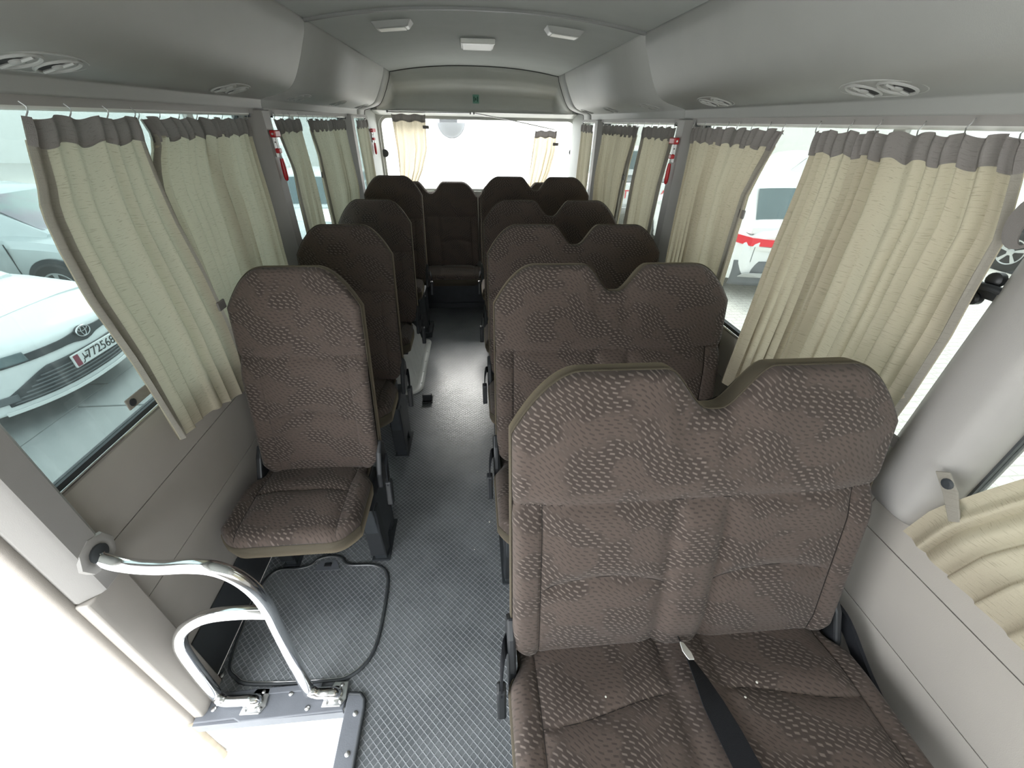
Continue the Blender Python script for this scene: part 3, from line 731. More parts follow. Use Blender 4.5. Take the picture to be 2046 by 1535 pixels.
# tie strap and looped band on the big right curtain
q1 = un(1785, 880, 'x', .905)
b = MB().box(.896, .905, q1.y-.025, q1.y+.09, q1.z-.012, q1.z+.016); b.build('tie_strap', M['taupe'], cF, bevel=.003)
q2 = un(2040, 440, 'x', .872)
ringp = [(.872, q2.y+.030*math.cos(a)-.012, q2.z+.045*math.sin(a)) for a in [2*PI*i/24 for i in range(24)]]
inr = [(.872, q2.y-.022+.012*math.cos(a), q2.z-.010+.026*math.sin(a)) for a in [2*PI*i/24 for i in range(24)]]
MB().ring(ringp, inr).build('looped_band', M['taupe'], cF, solid=.004)

# curtain rails
def rail(s, y0, y1, label):
    t = thing('curtain_rail', label, 'curtain rail', (s*.915, y0, 1.537), 'side curtain rails')
    MB().tube([(s*.915, y0, 1.537), (s*.915, y1, 1.537)], .0095, 10).build('rod', M['rail'], t, smooth=60)
    for y in (y0+.006, y1-.006): MB().box(min(s*.905, s*.94), max(s*.905, s*.94), y-.005, y+.005, 1.523, 1.551).build('end_bracket', M['black'], t, bevel=.002)
rail(-1, .66, 1.965, 'white curtain rail over the nearest left window'); rail(-1, 2.165, 3.40, 'white curtain rail over the second left window'); rail(-1, 3.60, 4.02, 'white curtain rail over the small rear left window')
rail(1, .66, 1.965, 'white curtain rail over the nearest right window'); rail(1, 2.165, 3.40, 'white curtain rail over the second right window'); rail(1, 3.60, 4.02, 'white curtain rail over the small rear right window')
rail(1, -.90, .47, 'white curtain rail over the front right window')

# rear window curtains and rods
curtain('bunched curtain hanging at the left of the back window', 1, (-.715, -.43), (-.705, -.575), 1.565, (1.02, 1.0), 5, .035, [(.5, -.70)], [(.45, -.44), (.75, -.50)], 51, ((1.0, .16),), x0=4.145, group='back window curtains', axis='y', name='rear_curtain')
curtain('bunched curtain slipping down at the right of the back window', 1, (.52, .715), (.455, .60), 1.465, (1.0, 1.0), 5, .035, None, [(.35, .70), (.7, .66)], 55, ((1.0, .22),), x0=4.185, group='back window curtains', axis='y', name='rear_curtain')
t = thing('rear_curtain_rod', 'level rod above the left half of the back window', 'curtain rod', (-.38, 4.17, 1.577), 'back window rods')
MB().tube([(-.74, 4.108, 1.579), (-.05, 4.108, 1.583)], .005, 8).build('rod', M['steel'], t, smooth=60)
for x in (-.74, -.05): MB().box(x-.006, x+.006, 4.104, 4.135, 1.574, 1.590).build('end_bracket', M['black'], t)
t = thing('rear_curtain_rod', 'sagging rod slipping down across the right half of the back window', 'curtain rod', (.35, 4.17, 1.53), 'back window rods')
MB().tube([(-.02, 4.108, 1.583), (.30, 4.12, 1.538), (.70, 4.196, 1.474)], .004, 8).build('rod', M['steel'], t, smooth=60)
MB().box(-.026, -.014, 4.104, 4.135, 1.574, 1.590).build('end_bracket', M['black'], t)
# convex mirror outside the back window
p = un(902, 256, 'y', 4.62)
t = thing('rear_mirror', 'round convex mirror hanging outside the back window', 'mirror', tuple(p))
b = MB(); b.grid(lambda u, v: (p.x+math.sin(v*PI/2)*.125*math.cos(PI+PI*u), p.y-.02-.05*math.cos(v*PI/2), p.z+.045+math.sin(v*PI/2)*.125*math.sin(PI+PI*u)), 24, 8); b.build('mirror_dome', M['cargrey'], t, smooth=70)
b = MB().tube([(p.x+.125*math.cos(PI+PI*i/20), p.y-.02, p.z+.045+.125*math.sin(PI+PI*i/20)) for i in range(21)], .006, 8); b.build('mirror_rim', M['cargrey'], t, smooth=60)
MB().box(p.x-.11, p.x+.06, p.y-.03, p.y-.01, p.z+.045, p.z+.075).build('mirror_top', M['carblack'], t)
b = MB().tube([(p.x, p.y, p.z+.05), (p.x, p.y-.02, p.z+.2), (p.x, 4.28, p.z+.34)], .012, 8); b.build('mirror_arm', M['carblack'], t, smooth=60)

# window latch near the front right pillar
q = un(1966, 580, 'x', .93)
t = thing('window_latch', 'black window latch beside the front right pillar', 'latch', (.94, q.y, q.z))
MB().box(.932, .951, q.y-.045, q.y+.035, q.z-.016, q.z+.010).build('latch_base', M['black'], t, bevel=.005)
MB().tube([(.930, q.y-.05, q.z+.004), (.920, q.y-.015, q.z+.010), (.920, q.y+.02, q.z+.006)], .007, 8).build('latch_lever', M['black'], t, smooth=60)
MB().lathe([(.014, 0), (.014, .012), (.009, .016)], (.940, q.y-.005, q.z+.022), (-1, 0, 0), 14).build('latch_knob', M['black'], t, smooth=40)
MB().lathe([(.012, 0), (.012, .012), (.008, .016)], (.940, q.y+.008, q.z-.020), (-1, 0, 0), 14).build('latch_knob', M['black'], t, smooth=40)

# ------------------------------------------------------------------ seats
TH = math.radians(13); ST, CT = math.sin(TH), math.cos(TH); ZB = .415; VT = .742; TK = .066
def back_top(u, hw, double):
    if double:
        a = abs(u); c = hw/2; q = abs(a-c)
        if a < .115: return VT-.088*(1-sm((a-.012)/.10))
        tt = max(0, (a-(hw-.135))/.135)
        return VT-.125*tt**1.9
    tt = max(0, (abs(u)-(hw-.125))/.125)
    return VT-.125*tt**1.9
def back_bot(u, hw):
    tt = max(0, (abs(u)-(hw-.05))/.05); return .02+.045*tt**2
def grooves(u, v, hw, double):
    """seam lines on the backrest: distance to the nearest seam"""
    vs = .455; d = abs(v-vs)
    cols = [(-hw+.062, hw-.062)] if not double else [(-hw+.062, -.058), (.058, hw-.062)]
    for (a, c) in cols:
        if v < vs+.006:
            d = min(d, abs(u-a), abs(u-c))
        if a-.004 < u < c+.004:
            m_ = (u-a)/(c-a); d = min(d, abs(v-(.225+.03*math.sin(PI*m_)**.8)))
    return d
def edge_map(t, k=.10):
    """denser near both ends"""
    return t-k*math.sin(2*PI*t)/(1)*.9
def make_back(hw, double, root):
    nu, nv = (168, 120) if double else (90, 120); r = .022
    def pt(u, v, n): return (u, v*ST+n*CT, ZB+v*CT-n*ST)
    def uvp(i, j): 
        u = lerp(-hw, hw, edge_map(i)); t, b_ = back_top(u, hw, double), back_bot(u, hw); return u, lerp(b_, t, edge_map(j, .06))
    def front(i, j):
        u, v = uvp(i, j); t, b_ = back_top(u, hw, double), back_bot(u, hw)
        e = 1e-3; sl = (back_top(min(hw, u+e), hw, double)-back_top(max(-hw, u-e), hw, double))/(2*e)
        d = min(hw-abs(u), (t-v)/math.sqrt(1+sl*sl), (v-b_)+.004); d = max(0, d)
        n = r-math.sqrt(max(0, r*r-(r-min(d, r))**2))
        g = grooves(u, v, hw, double)
        n += .0045*math.exp(-(g/.0035)**2)+.009*math.exp(-(g/.022)**2)
        n -= .014*sm(d/.12)
        # side bolsters stand a little proud below the head part
        a = abs(u)
        if v < .455: n -= .014*sm((a-(hw-.10))/.05)*sm((.455-v)/.08)
        if double and v < .455: n -= .010*(1-sm((a-.03)/.04))*sm((.455-v)/.08)
        return pt(u, v, n)
    b = MB().grid(front, nu, nv, lambda i, j: uvp(i, j)); bo = b.build('backrest', M['fabric'], root, smooth=80)
    def at_uv(u, v):
        lo, hi = 0.0, 1.0
        for _ in range(30):
            md = (lo+hi)/2
            if lerp(-hw, hw, edge_map(md)) < u: lo = md
            else: hi = md
        t, b_ = back_top(u, hw, double), back_bot(u, hw); tt = (v-b_)/(t-b_); l2, h2 = 0.0, 1.0
        for _ in range(30):
            md = (l2+h2)/2
            if edge_map(md, .06) < tt: l2 = md
            else: h2 = md
        p = Vector(front(lo, l2)); return p+Vector((0, -.0004, 0))
    cols = [(-hw+.062, hw-.062)] if not double else [(-hw+.062, -.058), (.058, hw-.062)]
    lines = [[(lerp(-hw+.006, hw-.006, i/60), .455) for i in range(61)]]
    for (a, c) in cols:
        lines += [[(a, lerp(.03, .455, i/40)) for i in range(41)], [(c, lerp(.03, .455, i/40)) for i in range(41)]]
        lines.append([(lerp(a, c, i/30), .225+.03*math.sin(PI*i/30)**.8) for i in range(31)])
    for ln in lines: MB().tube([at_uv(u, v) for u, v in ln], .0011, 5).build('seam', M['thread'], bo)
    # plain cloth band round the edge
    loop = [uvp(0, j/40) for j in range(41)]+[uvp(i/120, 1) for i in range(1, 121)]+[uvp(1, 1-j/40) for j in range(1, 41)]
    n = len(loop); b = MB(); prof = [(r-.001, .0), (r+.004, .003), (r+.010, .0035), (TK-.012, .0035), (TK-.004, .001), (TK, -.004)]
    vs = []
    def nrm(k):
        a = loop[max(0, k-1)]; c = loop[min(n-1, k+1)]; tx, ty = c[0]-a[0], c[1]-a[1]; L = math.hypot(tx, ty) or 1
        return (-ty/L, tx/L)
    for (dn, ex) in prof:
        for k, (u, v) in enumerate(loop):
            nx, ny = nrm(k); vs.append(pt(u+nx*ex, v+ny*ex, dn))
    b.add(vs, [(j*n+k, j*n+k+1, (j+1)*n+k+1, (j+1)*n+k) for j in range(len(prof)-1) for k in range(n-1)])
    b.build('edge_band', M['piping'], root, smooth=60)
    b = MB().tube([pt(u+nrm(k)[0]*.0012, v+nrm(k)[1]*.0012, r-.001) for k, (u, v) in enumerate(loop)], .0020, 5); b.build('piping', M['piping'], root, smooth=80)
    b = MB().grid(lambda i, j: pt(*uvp(i, j), TK-.002+.006*math.sin(PI*i)*math.sin(PI*j)), 40, 20); b.build('back_cover', M['backcloth'], root, smooth=60)
def make_cushion(hw, double, root, xo=0.0, y0=-.298, y1=.06):
    nu, nv = (150, 80) if double else (80, 80); r = .034; ZC = .452; cr = .085
    def hwy(y): return hw-.028*sm((y+.06)/.06)
    def yf(u): tt = max(0, (abs(u)-(hw-cr))/cr); return y0+.06*tt**2.2
    def up(i, j):
        s_ = lerp(-1, 1, edge_map(i)); u = s_*hw; y = lerp(yf(u), y1, j); return s_*hwy(y), y
    def top(i, j):
        u, y = up(i, j); d = max(0, min(hwy(y)-abs(u), y-yf(u)))
        z = ZC-(r-math.sqrt(max(0, r*r-(r-min(d, r))**2)))
        g = 1.0
        sx = [hw-.062]+([.058] if double else [])
        for q in sx: g = min(g, abs(abs(u)-q))
        ins = (abs(u) < hw-.058) and not (double and abs(u) < .054)
        if ins: g = min(g, abs(y-(-.125-.02*math.sin(PI*(abs(u)-.2)/.3))))
        z -= .0045*math.exp(-(g/.0035)**2)+.007*math.exp(-(g/.022)**2)
        z += .010*math.sin(PI*min(1, d/.16)*.5)-.018*sm((y+.12)/.15)
        return (u+xo, y, z)
    b = MB().grid(top, nu, nv, lambda i, j: (up(i, j)[0], up(i, j)[1]+1.3)); bo = b.build('cushion', M['fabric'], root, smooth=80)
    def at_uy(u, y):
        q = u/hwy(y)*hw; lo, hi = 0.0, 1.0
        for _ in range(30):
            md = (lo+hi)/2
            if lerp(-1, 1, edge_map(md))*hw < q: lo = md
            else: hi = md
        return Vector(top(lo, (y-yf(q))/(y1-yf(q))))+Vector((0, 0, .0006))
    sx = [hw-.062, -(hw-.062)]+([.058, -.058] if double else [])
    lines = [[(q, lerp(y0+.012, .0, i/40)) for i in range(41)] for q in sx]
    cols = [(-hw+.062, hw-.062)] if not double else [(-hw+.062, -.058), (.058, hw-.062)]
    for (a, c) in cols: lines.append([(lerp(a, c, i/30), -.125-.02*math.sin(PI*(abs(lerp(a, c, i/30))-.2)/.3)) for i in range(31)])
    for ln in lines: MB().tube([at_uy(u, y) for u, y in ln], .0011, 5).build('seam', M['thread'], bo)
    loop = [up(0, 1-j/40) for j in range(41)]+[up(i/80, 0) for i in range(1, 81)]+[up(1, j/40) for j in range(1, 41)]
    n = len(loop); b = MB(); vs = []
    for (z, k) in ((ZC-r-.002, 1.0), (ZC-r-.006, 1.012), (.392, 1.012), (.358, .988), (.350, .94)):
        for (u, y) in loop: vs.append((u*k+xo, lerp(y1, y, 1+(k-1)*1.0), z))
    b.add(vs, [(j*n+k, j*n+k+1, (j+1)*n+k+1, (j+1)*n+k) for j in range(4) for k in range(n-1)])
    b.build('cushion_skirt', M['piping'], root, smooth=60)
    b = MB().box(-hw*.9+xo, hw*.9+xo, y0+.06, y1, .335, .395); b.build('seat_pan', M['blackmetal'], root)
def side_leg(x0, x1, ya, yb, zb, zt, root):
    b = MB().prism([(ya, zb), (ya+.055, zb), (ya+.075, zb+.07), (yb-.06, zb+.07), (yb-.045, zb), (yb, zb), (yb+.01, zt), (ya-.035, zt)], 'x', x0, x1)
    o = b.build('leg', M['blackmetal'], root, bevel=.004)
    MB().box(x0-.012, x1+.012, ya-.010, yb+.01, zb, zb+.008).build('foot_plate', M['blackmetal'], o, bevel=.002)
    MB().box(x0-.006, x1+.006, ya-.02, ya+.03, zb+.05, zt-.02).build('leg_cover', M['black'], o, bevel=.006)
    return o
def buckle(x, root, sgn):
    """belt stub and buckle hanging off the side of the seat"""
    st = MB()
    P = [(x, .035, .455), (x+sgn*.012, .005, .475), (x+sgn*.020, -.03, .455), (x+sgn*.022, -.05, .415)]
    vs = []
    for p in spline(P, 4): vs += [(p.x-.002, p.y-.020, p.z-.004), (p.x+.002, p.y-.020, p.z-.004), (p.x+.002, p.y+.016, p.z+.008), (p.x-.002, p.y+.016, p.z+.008)]
    m = len(vs)//4
    st.add(vs, [(i*4+k, i*4+(k+1) % 4, (i+1)*4+(k+1) % 4, (i+1)*4+k) for i in range(m-1) for k in range(4)]+[(0, 1, 2, 3), tuple(range(4*m-4, 4*m))])
    o = st.build('belt_stub', M['webbing'], root, smooth=50)
    b = MB().prism([(-.085, .325), (-.060, .318), (-.034, .405), (-.042, .428), (-.066, .424)], 'x', x+sgn*.022-.011, x+sgn*.022+.011)
    b.build('buckle', M['black'], o, bevel=.005)
def hinge(x, root):
    b = MB().prism([(-.045, .375), (.03, .36), (.085, .40), (.075, .50), (.045, .535), (.01, .50), (-.03, .43)], 'x', x-.010, x+.010)
    b.build('hinge_cover', M['black'], root, bevel=.006)
def make_seat(double):
    nm = 'double_seat' if double else 'single_seat'
    root = thing(nm, 'seat', 'seat')
    hw = .412 if double else .206
    make_back(hw, double, root)
    if double:
        make_cushion(.428, True, root, .005, -.335)
        side_leg(-.395, -.350, -.225, .03, 0, .34, root); side_leg(.335, .38, -.225, .03, 0, .34, root)
        hinge(-hw-.004, root); hinge(hw+.006, root); buckle(-hw-.010, root, -1)
        b = MB(); vs = []
        for p in spline([(.440, .06, .47), (.446, .0, .46), (.450, -.10, .40), (.452, -.20, .36), (.452, -.27, .34)], 5): vs += [(p.x-.004, p.y, p.z-.02), (p.x+.004, p.y, p.z-.018), (p.x+.006, p.y, p.z+.02), (p.x-.002, p.y, p.z+.018)]
        m = len(vs)//4; b.add(vs, [(i*4+k, i*4+(k+1) % 4, (i+1)*4+(k+1) % 4, (i+1)*4+k) for i in range(m-1) for k in range(4)])
        b.build('wall_side_belt', M['webbing'], root, smooth=50)
    else:
        make_cushion(.214, False, root, -.030)
        side_leg(.135, .185, -.085, .10, 0, .34, root); side_leg(-.215, -.175, -.085, .10, 0, .34, root)
        hinge(hw+.002, root); hinge(-hw-.006, root); buckle(hw+.016, root, 1)
    return root
single = make_seat(False); double = make_seat(True)
XR, XL = .421, -.637
Y0 = [.445, 1.117, 1.732, 2.413, 3.14]
DL = ['front brown double seat with a black belt lying across its cushion', 'second double seat from the front, brown and patterned', 'third double seat from the front on the right side', 'fourth double seat from the front on the right side', 'rearmost right double seat by the aisle, in front of the back bench']
SL = ['front brown single seat behind the chrome grab rail', 'second single seat from the front on the left side', 'third single seat on the left, above the white wheel arch cover', 'rearmost single seat on the left, in front of the back bench']
dbl = []
for i in range(5):
    o = double if i == 0 else copy_tree(double)
    o.location = (XR, Y0[i], .0 if i < 4 else .05); tag(o, DL[i], 'seat', 'double seats'); dbl.append(o)
for i in range(4):
    o = single if i == 0 else copy_tree(single)
    if i == 2:                                            # stands on the wheel arch: short legs
        for ch in [c for c in o.children if c.name.startswith('leg')]:
            for g in list(ch.children): bpy.data.objects.remove(g)
            bpy.data.objects.remove(ch)
        o.location = (0, 0, 0)
        side_leg(.045, .085, -.03, .10, .222, .34, o); side_leg(-.215, -.175, -.03, .10, .222, .34, o)
    o.location = (XL, Y0[i+1], .0 if i < 3 else .05); tag(o, SL[i], 'seat', 'single seats')
# back bench: two pairs of places side by side on one box
bench = thing('rear_bench', 'full-width back bench with dark seats on a black box base', 'seat', (0, 3.83, 0))
for x in (-.425, .412):
    for ch in list(double.children):
        if ch.name.startswith(('leg', 'belt', 'wall_side', 'hinge')): continue
        c = ch.copy(); col.objects.link(c); c.parent = bench; c.location = (x, 0, -.065)
MB().box(-.90, .90, 3.72, 4.2, 0, .255).build('base_box', M['blackmetal'], bench, bevel=.004)
MB().box(-.90, .90, 3.705, 3.72, 0.0, .05).build('kick_plate', M['rubber'], bench)
# raised plinth under the last seats
for (x0, x1, lab) in ((.02, .90, 'black plinth under the rearmost right double seat'), (-.90, -.43, 'black plinth under the rearmost single seat')):
    t = thing('seat_plinth', lab, 'plinth', ((x0+x1)/2, 3.1, 0))
    MB().box(x0, x1, 2.90 if x0 > 0 else 3.07, 3.30, 0, .05).build('plinth_box', M['blackmetal'], t, bevel=.003)
# belt lying across the front seat
r1 = dbl[0]
def ribbon(pts, name, mat, parent, wd=.024):
    """pts: (x, y, z, twist) centre line; a flat webbing strip"""
    C = spline([p[:3] for p in pts], 8); m = len(C); vs = []
    for i, c in enumerate(C):
        tw = interp([(k/(len(pts)-1), p[3]) for k, p in enumerate(pts)], i/(m-1))
        ww = interp([(k/(len(pts)-1), p[4]) for k, p in enumerate(pts)], i/(m-1))
        t = (C[min(i+1, m-1)]-C[max(i-1, 0)]).normalized(); sd = t.cross(Vector((0, 0, 1))).normalized(); upn = sd.cross(t)
        a = sd*math.cos(tw)+upn*math.sin(tw); nn = t.cross(a)
        for q, h in ((-1, -.001), (1, -.001), (1, .001), (-1, .001)): vs.append(c+a*ww*q+nn*h)
    b = MB().add(vs, [(i*4+k, i*4+(k+1) % 4, (i+1)*4+(k+1) % 4, (i+1)*4+k) for i in range(m-1) for k in range(4)]+[(0, 1, 2, 3), tuple(range(4*m-4, 4*m))])
    return b.build(name, mat, parent, smooth=50)
def Q(px, py, z): p = un(px, py, 'z', z); return (p.x, p.y, p.z)
bl = ribbon([(*Q(1350, 1262, .46), 1.2, .007), (*Q(1364, 1290, .475), 1.0, .012), (*Q(1392, 1340, .490), .6, .022), (*Q(1425, 1405, .488), .2, .027), (*Q(1460, 1470, .484), .05, .028), (*Q(1500, 1545, .482), 0, .028), (*Q(1560, 1640, .48), 0, .028)], 'lap_belt', M['webbing'], r1)
ribbon([(*Q(1362, 1284, .492), .5, .005), (*Q(1372, 1302, .500), .4, .012), (*Q(1382, 1318, .503), .4, .008)], 'belt_tag', M['tagcloth'], bl)
for i, (qx, qy) in enumerate(((1512, 1364), (1489, 1394), (1248, 1056), (1210, 1393))):
    z = .462 if qy > 1100 else .70
    if qy < 1100: continue
    p = un(qx, qy, 'z', .458)
    o = MB().lathe([(.001, 0), (.003, .0015), (.0015, .003)], (p.x, p.y, .4575), (0, 0, 1), 6).build('crumb', M['crumb'])
    tag(o, ['pale crumb on the cushion seam of the front double seat', 'pale crumb beside the belt on the front double seat', '', 'pale crumb on the aisle side of the front double seat cushion'][i], 'crumb', 'crumbs on the front seat')

# ------------------------------------------------------------------ outside
b = MB().box(-70, 70, -40, 90, GZ-.1, GZ); gd = b.build('ground', M['ground']); tag(gd, 'pale paved yard around the bus', None, kind='structure')
k = 0
for i in range(6):
    for j in range(5):
        x0 = -1.3-i*.82; y0 = 1.4+j*1.9+(.4 if i % 2 else 0)
        MB().box(x0-.80, x0, y0, y0+1.88, GZ-.02, GZ+.012+.003*((i*7+j*3) % 3)).build('slab', M['slab'], gd, bevel=.006)
t = thing('boundary_wall', 'long white boundary wall behind the bus', 'wall', (0, 26, GZ))
MB().box(-30, 30, 26, 26.3, GZ, GZ+4.2).build('wall_body', M['building'], t)
MB().box(-30, 30, 25.94, 26.36, GZ+4.2, GZ+4.32).build('coping', M['white'], t)

def text_mesh(txt, size, name, mat, parent, mw, depth=.002):
    cu = bpy.data.curves.new('t', 'FONT'); cu.body = txt; cu.size = size; cu.extrude = depth; cu.align_x = 'CENTER'; cu.align_y = 'CENTER'
    o = bpy.data.objects.new('t', cu); col.objects.link(o); bpy.context.view_layer.update()
    me = bpy.data.meshes.new_from_object(o.evaluated_get(bpy.context.evaluated_depsgraph_get())); bpy.data.objects.remove(o)
    me.materials.clear(); me.materials.append(mat); me.transform(mw)
    n = bpy.data.objects.new(name, me); col.objects.link(n); n.parent = parent; return n

def loft(secs, npts):
    b = MB(); vs = []; fs = []
    for s_ in secs: vs += s_
    m = len(secs)
    for j in range(m-1):
        for i in range(npts-1): fs.append((j*npts+i, j*npts+i+1, (j+1)*npts+i+1, (j+1)*npts+i))
    fs += [tuple(range(npts)), tuple(range((m-1)*npts, m*npts))]
    b.add(vs, fs); return b
def wheel(x, y, r, root, sgn):
    t = MB().lathe([(r*.62, -.10), (r*.92, -.105), (r, -.085), (r, .085), (r*.92, .105), (r*.62, .10)], (x, y, r), (0, sgn, 0), 28).build('wheel', M['tyre'], root, smooth=40)
    b = MB().lathe([(r*.64, .080), (r*.64, .104), (r*.58, .100), (r*.55, .075)], (x, y, r), (0, sgn, 0), 28)
    b.lathe([(r*.18, .07), (r*.17, .105), (r*.08, .110)], (x, y, r), (0, sgn, 0), 14)
    for k in range(5):
        a = 2*PI*k/5+.3; da = .16
        P = [(r*.14*math.cos(a-da*2.2), r*.14*math.sin(a-da*2.2)), (r*.60*math.cos(a-da), r*.60*math.sin(a-da)), (r*.60*math.cos(a+da), r*.60*math.sin(a+da)), (r*.14*math.cos(a+da*2.2), r*.14*math.sin(a+da*2.2))]
        y0, y1 = sorted((y+sgn*.085, y+sgn*.103))
        b.prism([(x+p[0], r+p[1]) for p in P], 'y', y0, y1)
    b.build('alloy_rim', M['alloy'], t, smooth=40)
def car(name, label, paint, loc, rot, style='sedan', group='parked cars', front=True, screen='carglass'):
    """local +X is the car's front, origin on the ground under the middle of the front bumper"""
    root = thing(name, label, 'car', (0, 0, 0), group)
    if style == 'sedan':
        S = [(-4.60, .62, .40, .80, .92), (-4.52, .78, .30, .86, 1.02), (-4.2, .86, .22, .90, 1.06), (-3.6, .89, .20, .92, 1.04), (-2.4, .90, .20, .92, .98), (-1.35, .90, .20, .91, .97), (-1.0, .89, .20, .88, .94), (-.6, .87, .20, .82, .88), (-.40, .845, .20, .775, .845)]
        G = [(-4.05, .62, 1.03, .40, 1.08), (-3.45, .72, .98, .56, 1.36), (-2.9, .76, .95, .60, 1.43), (-2.2, .76, .95, .60, 1.44), (-1.75, .76, .95, .59, 1.38), (-1.0, .70, .93, .62, .95)]
        wb = (-.93, -3.62); wr = .325
    elif style == 'suv':
        S = [(-4.55, .80, .42, .86, .98), (-4.48, .88, .32, .94, 1.05), (-4.2, .92, .26, .98, 1.08), (-3.0, .93, .25, .98, 1.05), (-1.4, .93, .25, .98, 1.06), (-.8, .92, .25, .95, 1.02), (-.25, .86, .25, .85, .93), (0, .72, .28, .70, .76)]
        G = [(-4.45, .80, 1.04, .78, 1.07), (-4.05, .80, 1.02, .64, 1.58), (-3.4, .82, 1.0, .66, 1.68), (-2.2, .82, 1.0, .66, 1.68), (-1.9, .82, 1.0, .64, 1.60), (-1.2, .76, 1.0, .68, 1.02)]
        wb = (-.95, -3.65); wr = .36
    else:                                                    # pickup cab and bed
        S = [(-5.20, .86, .50, 1.06, 1.09), (-5.15, .90, .45, 1.08, 1.10), (-3.2, .91, .42, 1.08, 1.10), (-1.5, .91, .40, 1.06, 1.12), (-.6, .90, .38, 1.0, 1.08), (-.1, .84, .38, .92, 1.0), (0, .74, .40, .84, .9)]
        G = [(-3.55, .80, 1.08, .70, 1.12), (-3.45, .82, 1.05, .66, 1.72), (-2.6, .82, 1.05, .68, 1.78), (-2.1, .82, 1.05, .66, 1.72), (-1.35, .78, 1.05, .70, 1.10)]
        wb = (-.95, -4.1); wr = .38
    secs = []
    for (x, w_, zb, zs, zc) in S:
        half = [(0, zc), (.45*w_, zc-.004), (.75*w_, zc-.022), (.92*w_, zs), (.985*w_, zs-.08), (w_, lerp(zb, zs, .55)), (.985*w_, lerp(zb, zs, .25)), (.94*w_, zb+.02), (.86*w_, zb), (0, zb)]
        secs.append([(x, -y, z) for y, z in half[::-1]]+[(x, y, z) for y, z in half[1:]])
    b = loft(secs, len(secs[0])); b.build('body', paint, root, smooth=32)
    gs = []
    for (x, wb_, zb, wt, zt) in G:
        half = [(wb_, zb-.05), (lerp(wb_, wt, .5)+.01, lerp(zb, zt, .5)), (wt+.02, zt-.05*min(1, (zt-zb)*2)), (wt-.06, zt-.012*min(1, (zt-zb)*2)), (0, zt)]
        gs.append([(x, -y, z) for y, z in half]+[(x, y, z) for y, z in half[::-1][1:]])
    loft(gs, len(gs[0])).build('cabin', paint, root, smooth=32)
    # glass: windscreen, back window and side windows set proud of the cabin
    def gq(i0, i1, f0, f1, inset, up, name):
        a, c = G[i0], G[i1]
        def at(g, wside): return g
        b = MB()
        def pt(u, v):
            x = lerp(lerp(a[0], c[0], f0), lerp(a[0], c[0], f1), v); t_ = (x-a[0])/(c[0]-a[0])
            wt = lerp(a[3], c[3], t_); zt = lerp(a[4], c[4], t_)
            return (x, lerp(-1, 1, u)*(wt-.01), zt-.010*abs(lerp(-1, 1, u))**3+up)
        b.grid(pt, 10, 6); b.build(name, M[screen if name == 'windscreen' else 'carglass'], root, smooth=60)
    n = len(G)
    gq(n-2, n-1, .06, .90, 0, .006, 'windscreen')
    gq(1, 0, .08, .80, 0, .006, 'back_window')
    for sg in (-1, 1):
        for (i0, i1, fa, fb) in ((1, 2, .15, 1.0), (2, 3, .0, .42), (2, n-2, .55 if n > 5 else .6, 1.0)):
            def pt(u, v, i0=i0, i1=i1, fa=fa, fb=fb):
                xx = lerp(lerp(G[i0][0], G[i1][0], fa), lerp(G[i0][0], G[i1][0], fb), u)
                k = max(j for j in range(n-1) if G[j][0] <= xx+1e-9); k = min(k, n-2); t_ = (xx-G[k][0])/(G[k+1][0]-G[k][0])
                wb_ = lerp(G[k][1], G[k+1][1], t_); zb = lerp(G[k][2], G[k+1][2], t_); wt = lerp(G[k][3], G[k+1][3], t_); zt = lerp(G[k][4], G[k+1][4], t_)
                tt = lerp(.10, .84, v); 
                yw = lerp(wb_, lerp(wb_, wt, .5)+.01, (tt)/.5) if tt < .5 else lerp(lerp(wb_, wt, .5)+.01, wt+.02, (tt-.5)/.5)
                return (xx, sg*(yw+.006), lerp(zb-.05, zt, tt))
            MB().grid(pt, 6, 5).build('side_window', M['carglass'], root, smooth=60)
        for wx in wb:
            MB().lathe([(wr*1.16, 0), (wr*1.16, .02)], (wx, sg*(.895 if style == 'sedan' else .925), wr), (0, sg, 0), 28).build('wheel_arch', M['carblack'], root)
            wheel(wx, sg*(.84 if style == 'sedan' else .86), wr, root, sg)
        MB().box(-1.62, -1.48, min(sg*.86, sg*1.02), max(sg*.86, sg*1.02), .92, 1.02).build('mirror', paint, root, bevel=.03)
        for dx in (-2.5, -3.25): MB().box(dx, dx+.16, min(sg*.90, sg*.925), max(sg*.90, sg*.925), .80, .825).build('door_handle', M['cargrey'], root, bevel=.006)
        MB().box(-2.46, -2.452, min(sg*.893, sg*.905), max(sg*.893, sg*.905), .35, .90).build('door_gap', M['carblack'], root)
        MB().box(-1.36, -1.352, min(sg*.893, sg*.905), max(sg*.893, sg*.905), .35, .88).build('door_gap', M['carblack'], root)
    if style == 'sedan' and front:
        def fx(y, z):
            """front face of the body at half width y, height z"""
            for (x0, w0, b0, s0, c0), (x1, w1, b1, s1, c1) in zip(S[::-1], S[::-1][1:]):
                pass
            base = -.02-.30*(abs(y)/.78)**2.6
            return base-.28*max(0, (z-.52))**1.2
        def band(outline, name, mat, proud=.010, thick=.02, par=None):
            b = MB(); n_ = len(outline)
            b.add([(fx(y, z)+proud, y, z) for y, z in outline]+[(fx(y, z)-thick, y, z) for y, z in outline], [tuple(range(n_))]+[(i, (i+1) % n_, n_+(i+1) % n_, n_+i) for i in range(n_)])
            return b.build(name, mat, par or root)
        ys = [lerp(-.72, .72, i/24) for i in range(25)]
        # bumper skin that closes the nose
        b = MB(); zz = [.20, .24, .30, .40, .50, .56, .62, .67, .71]
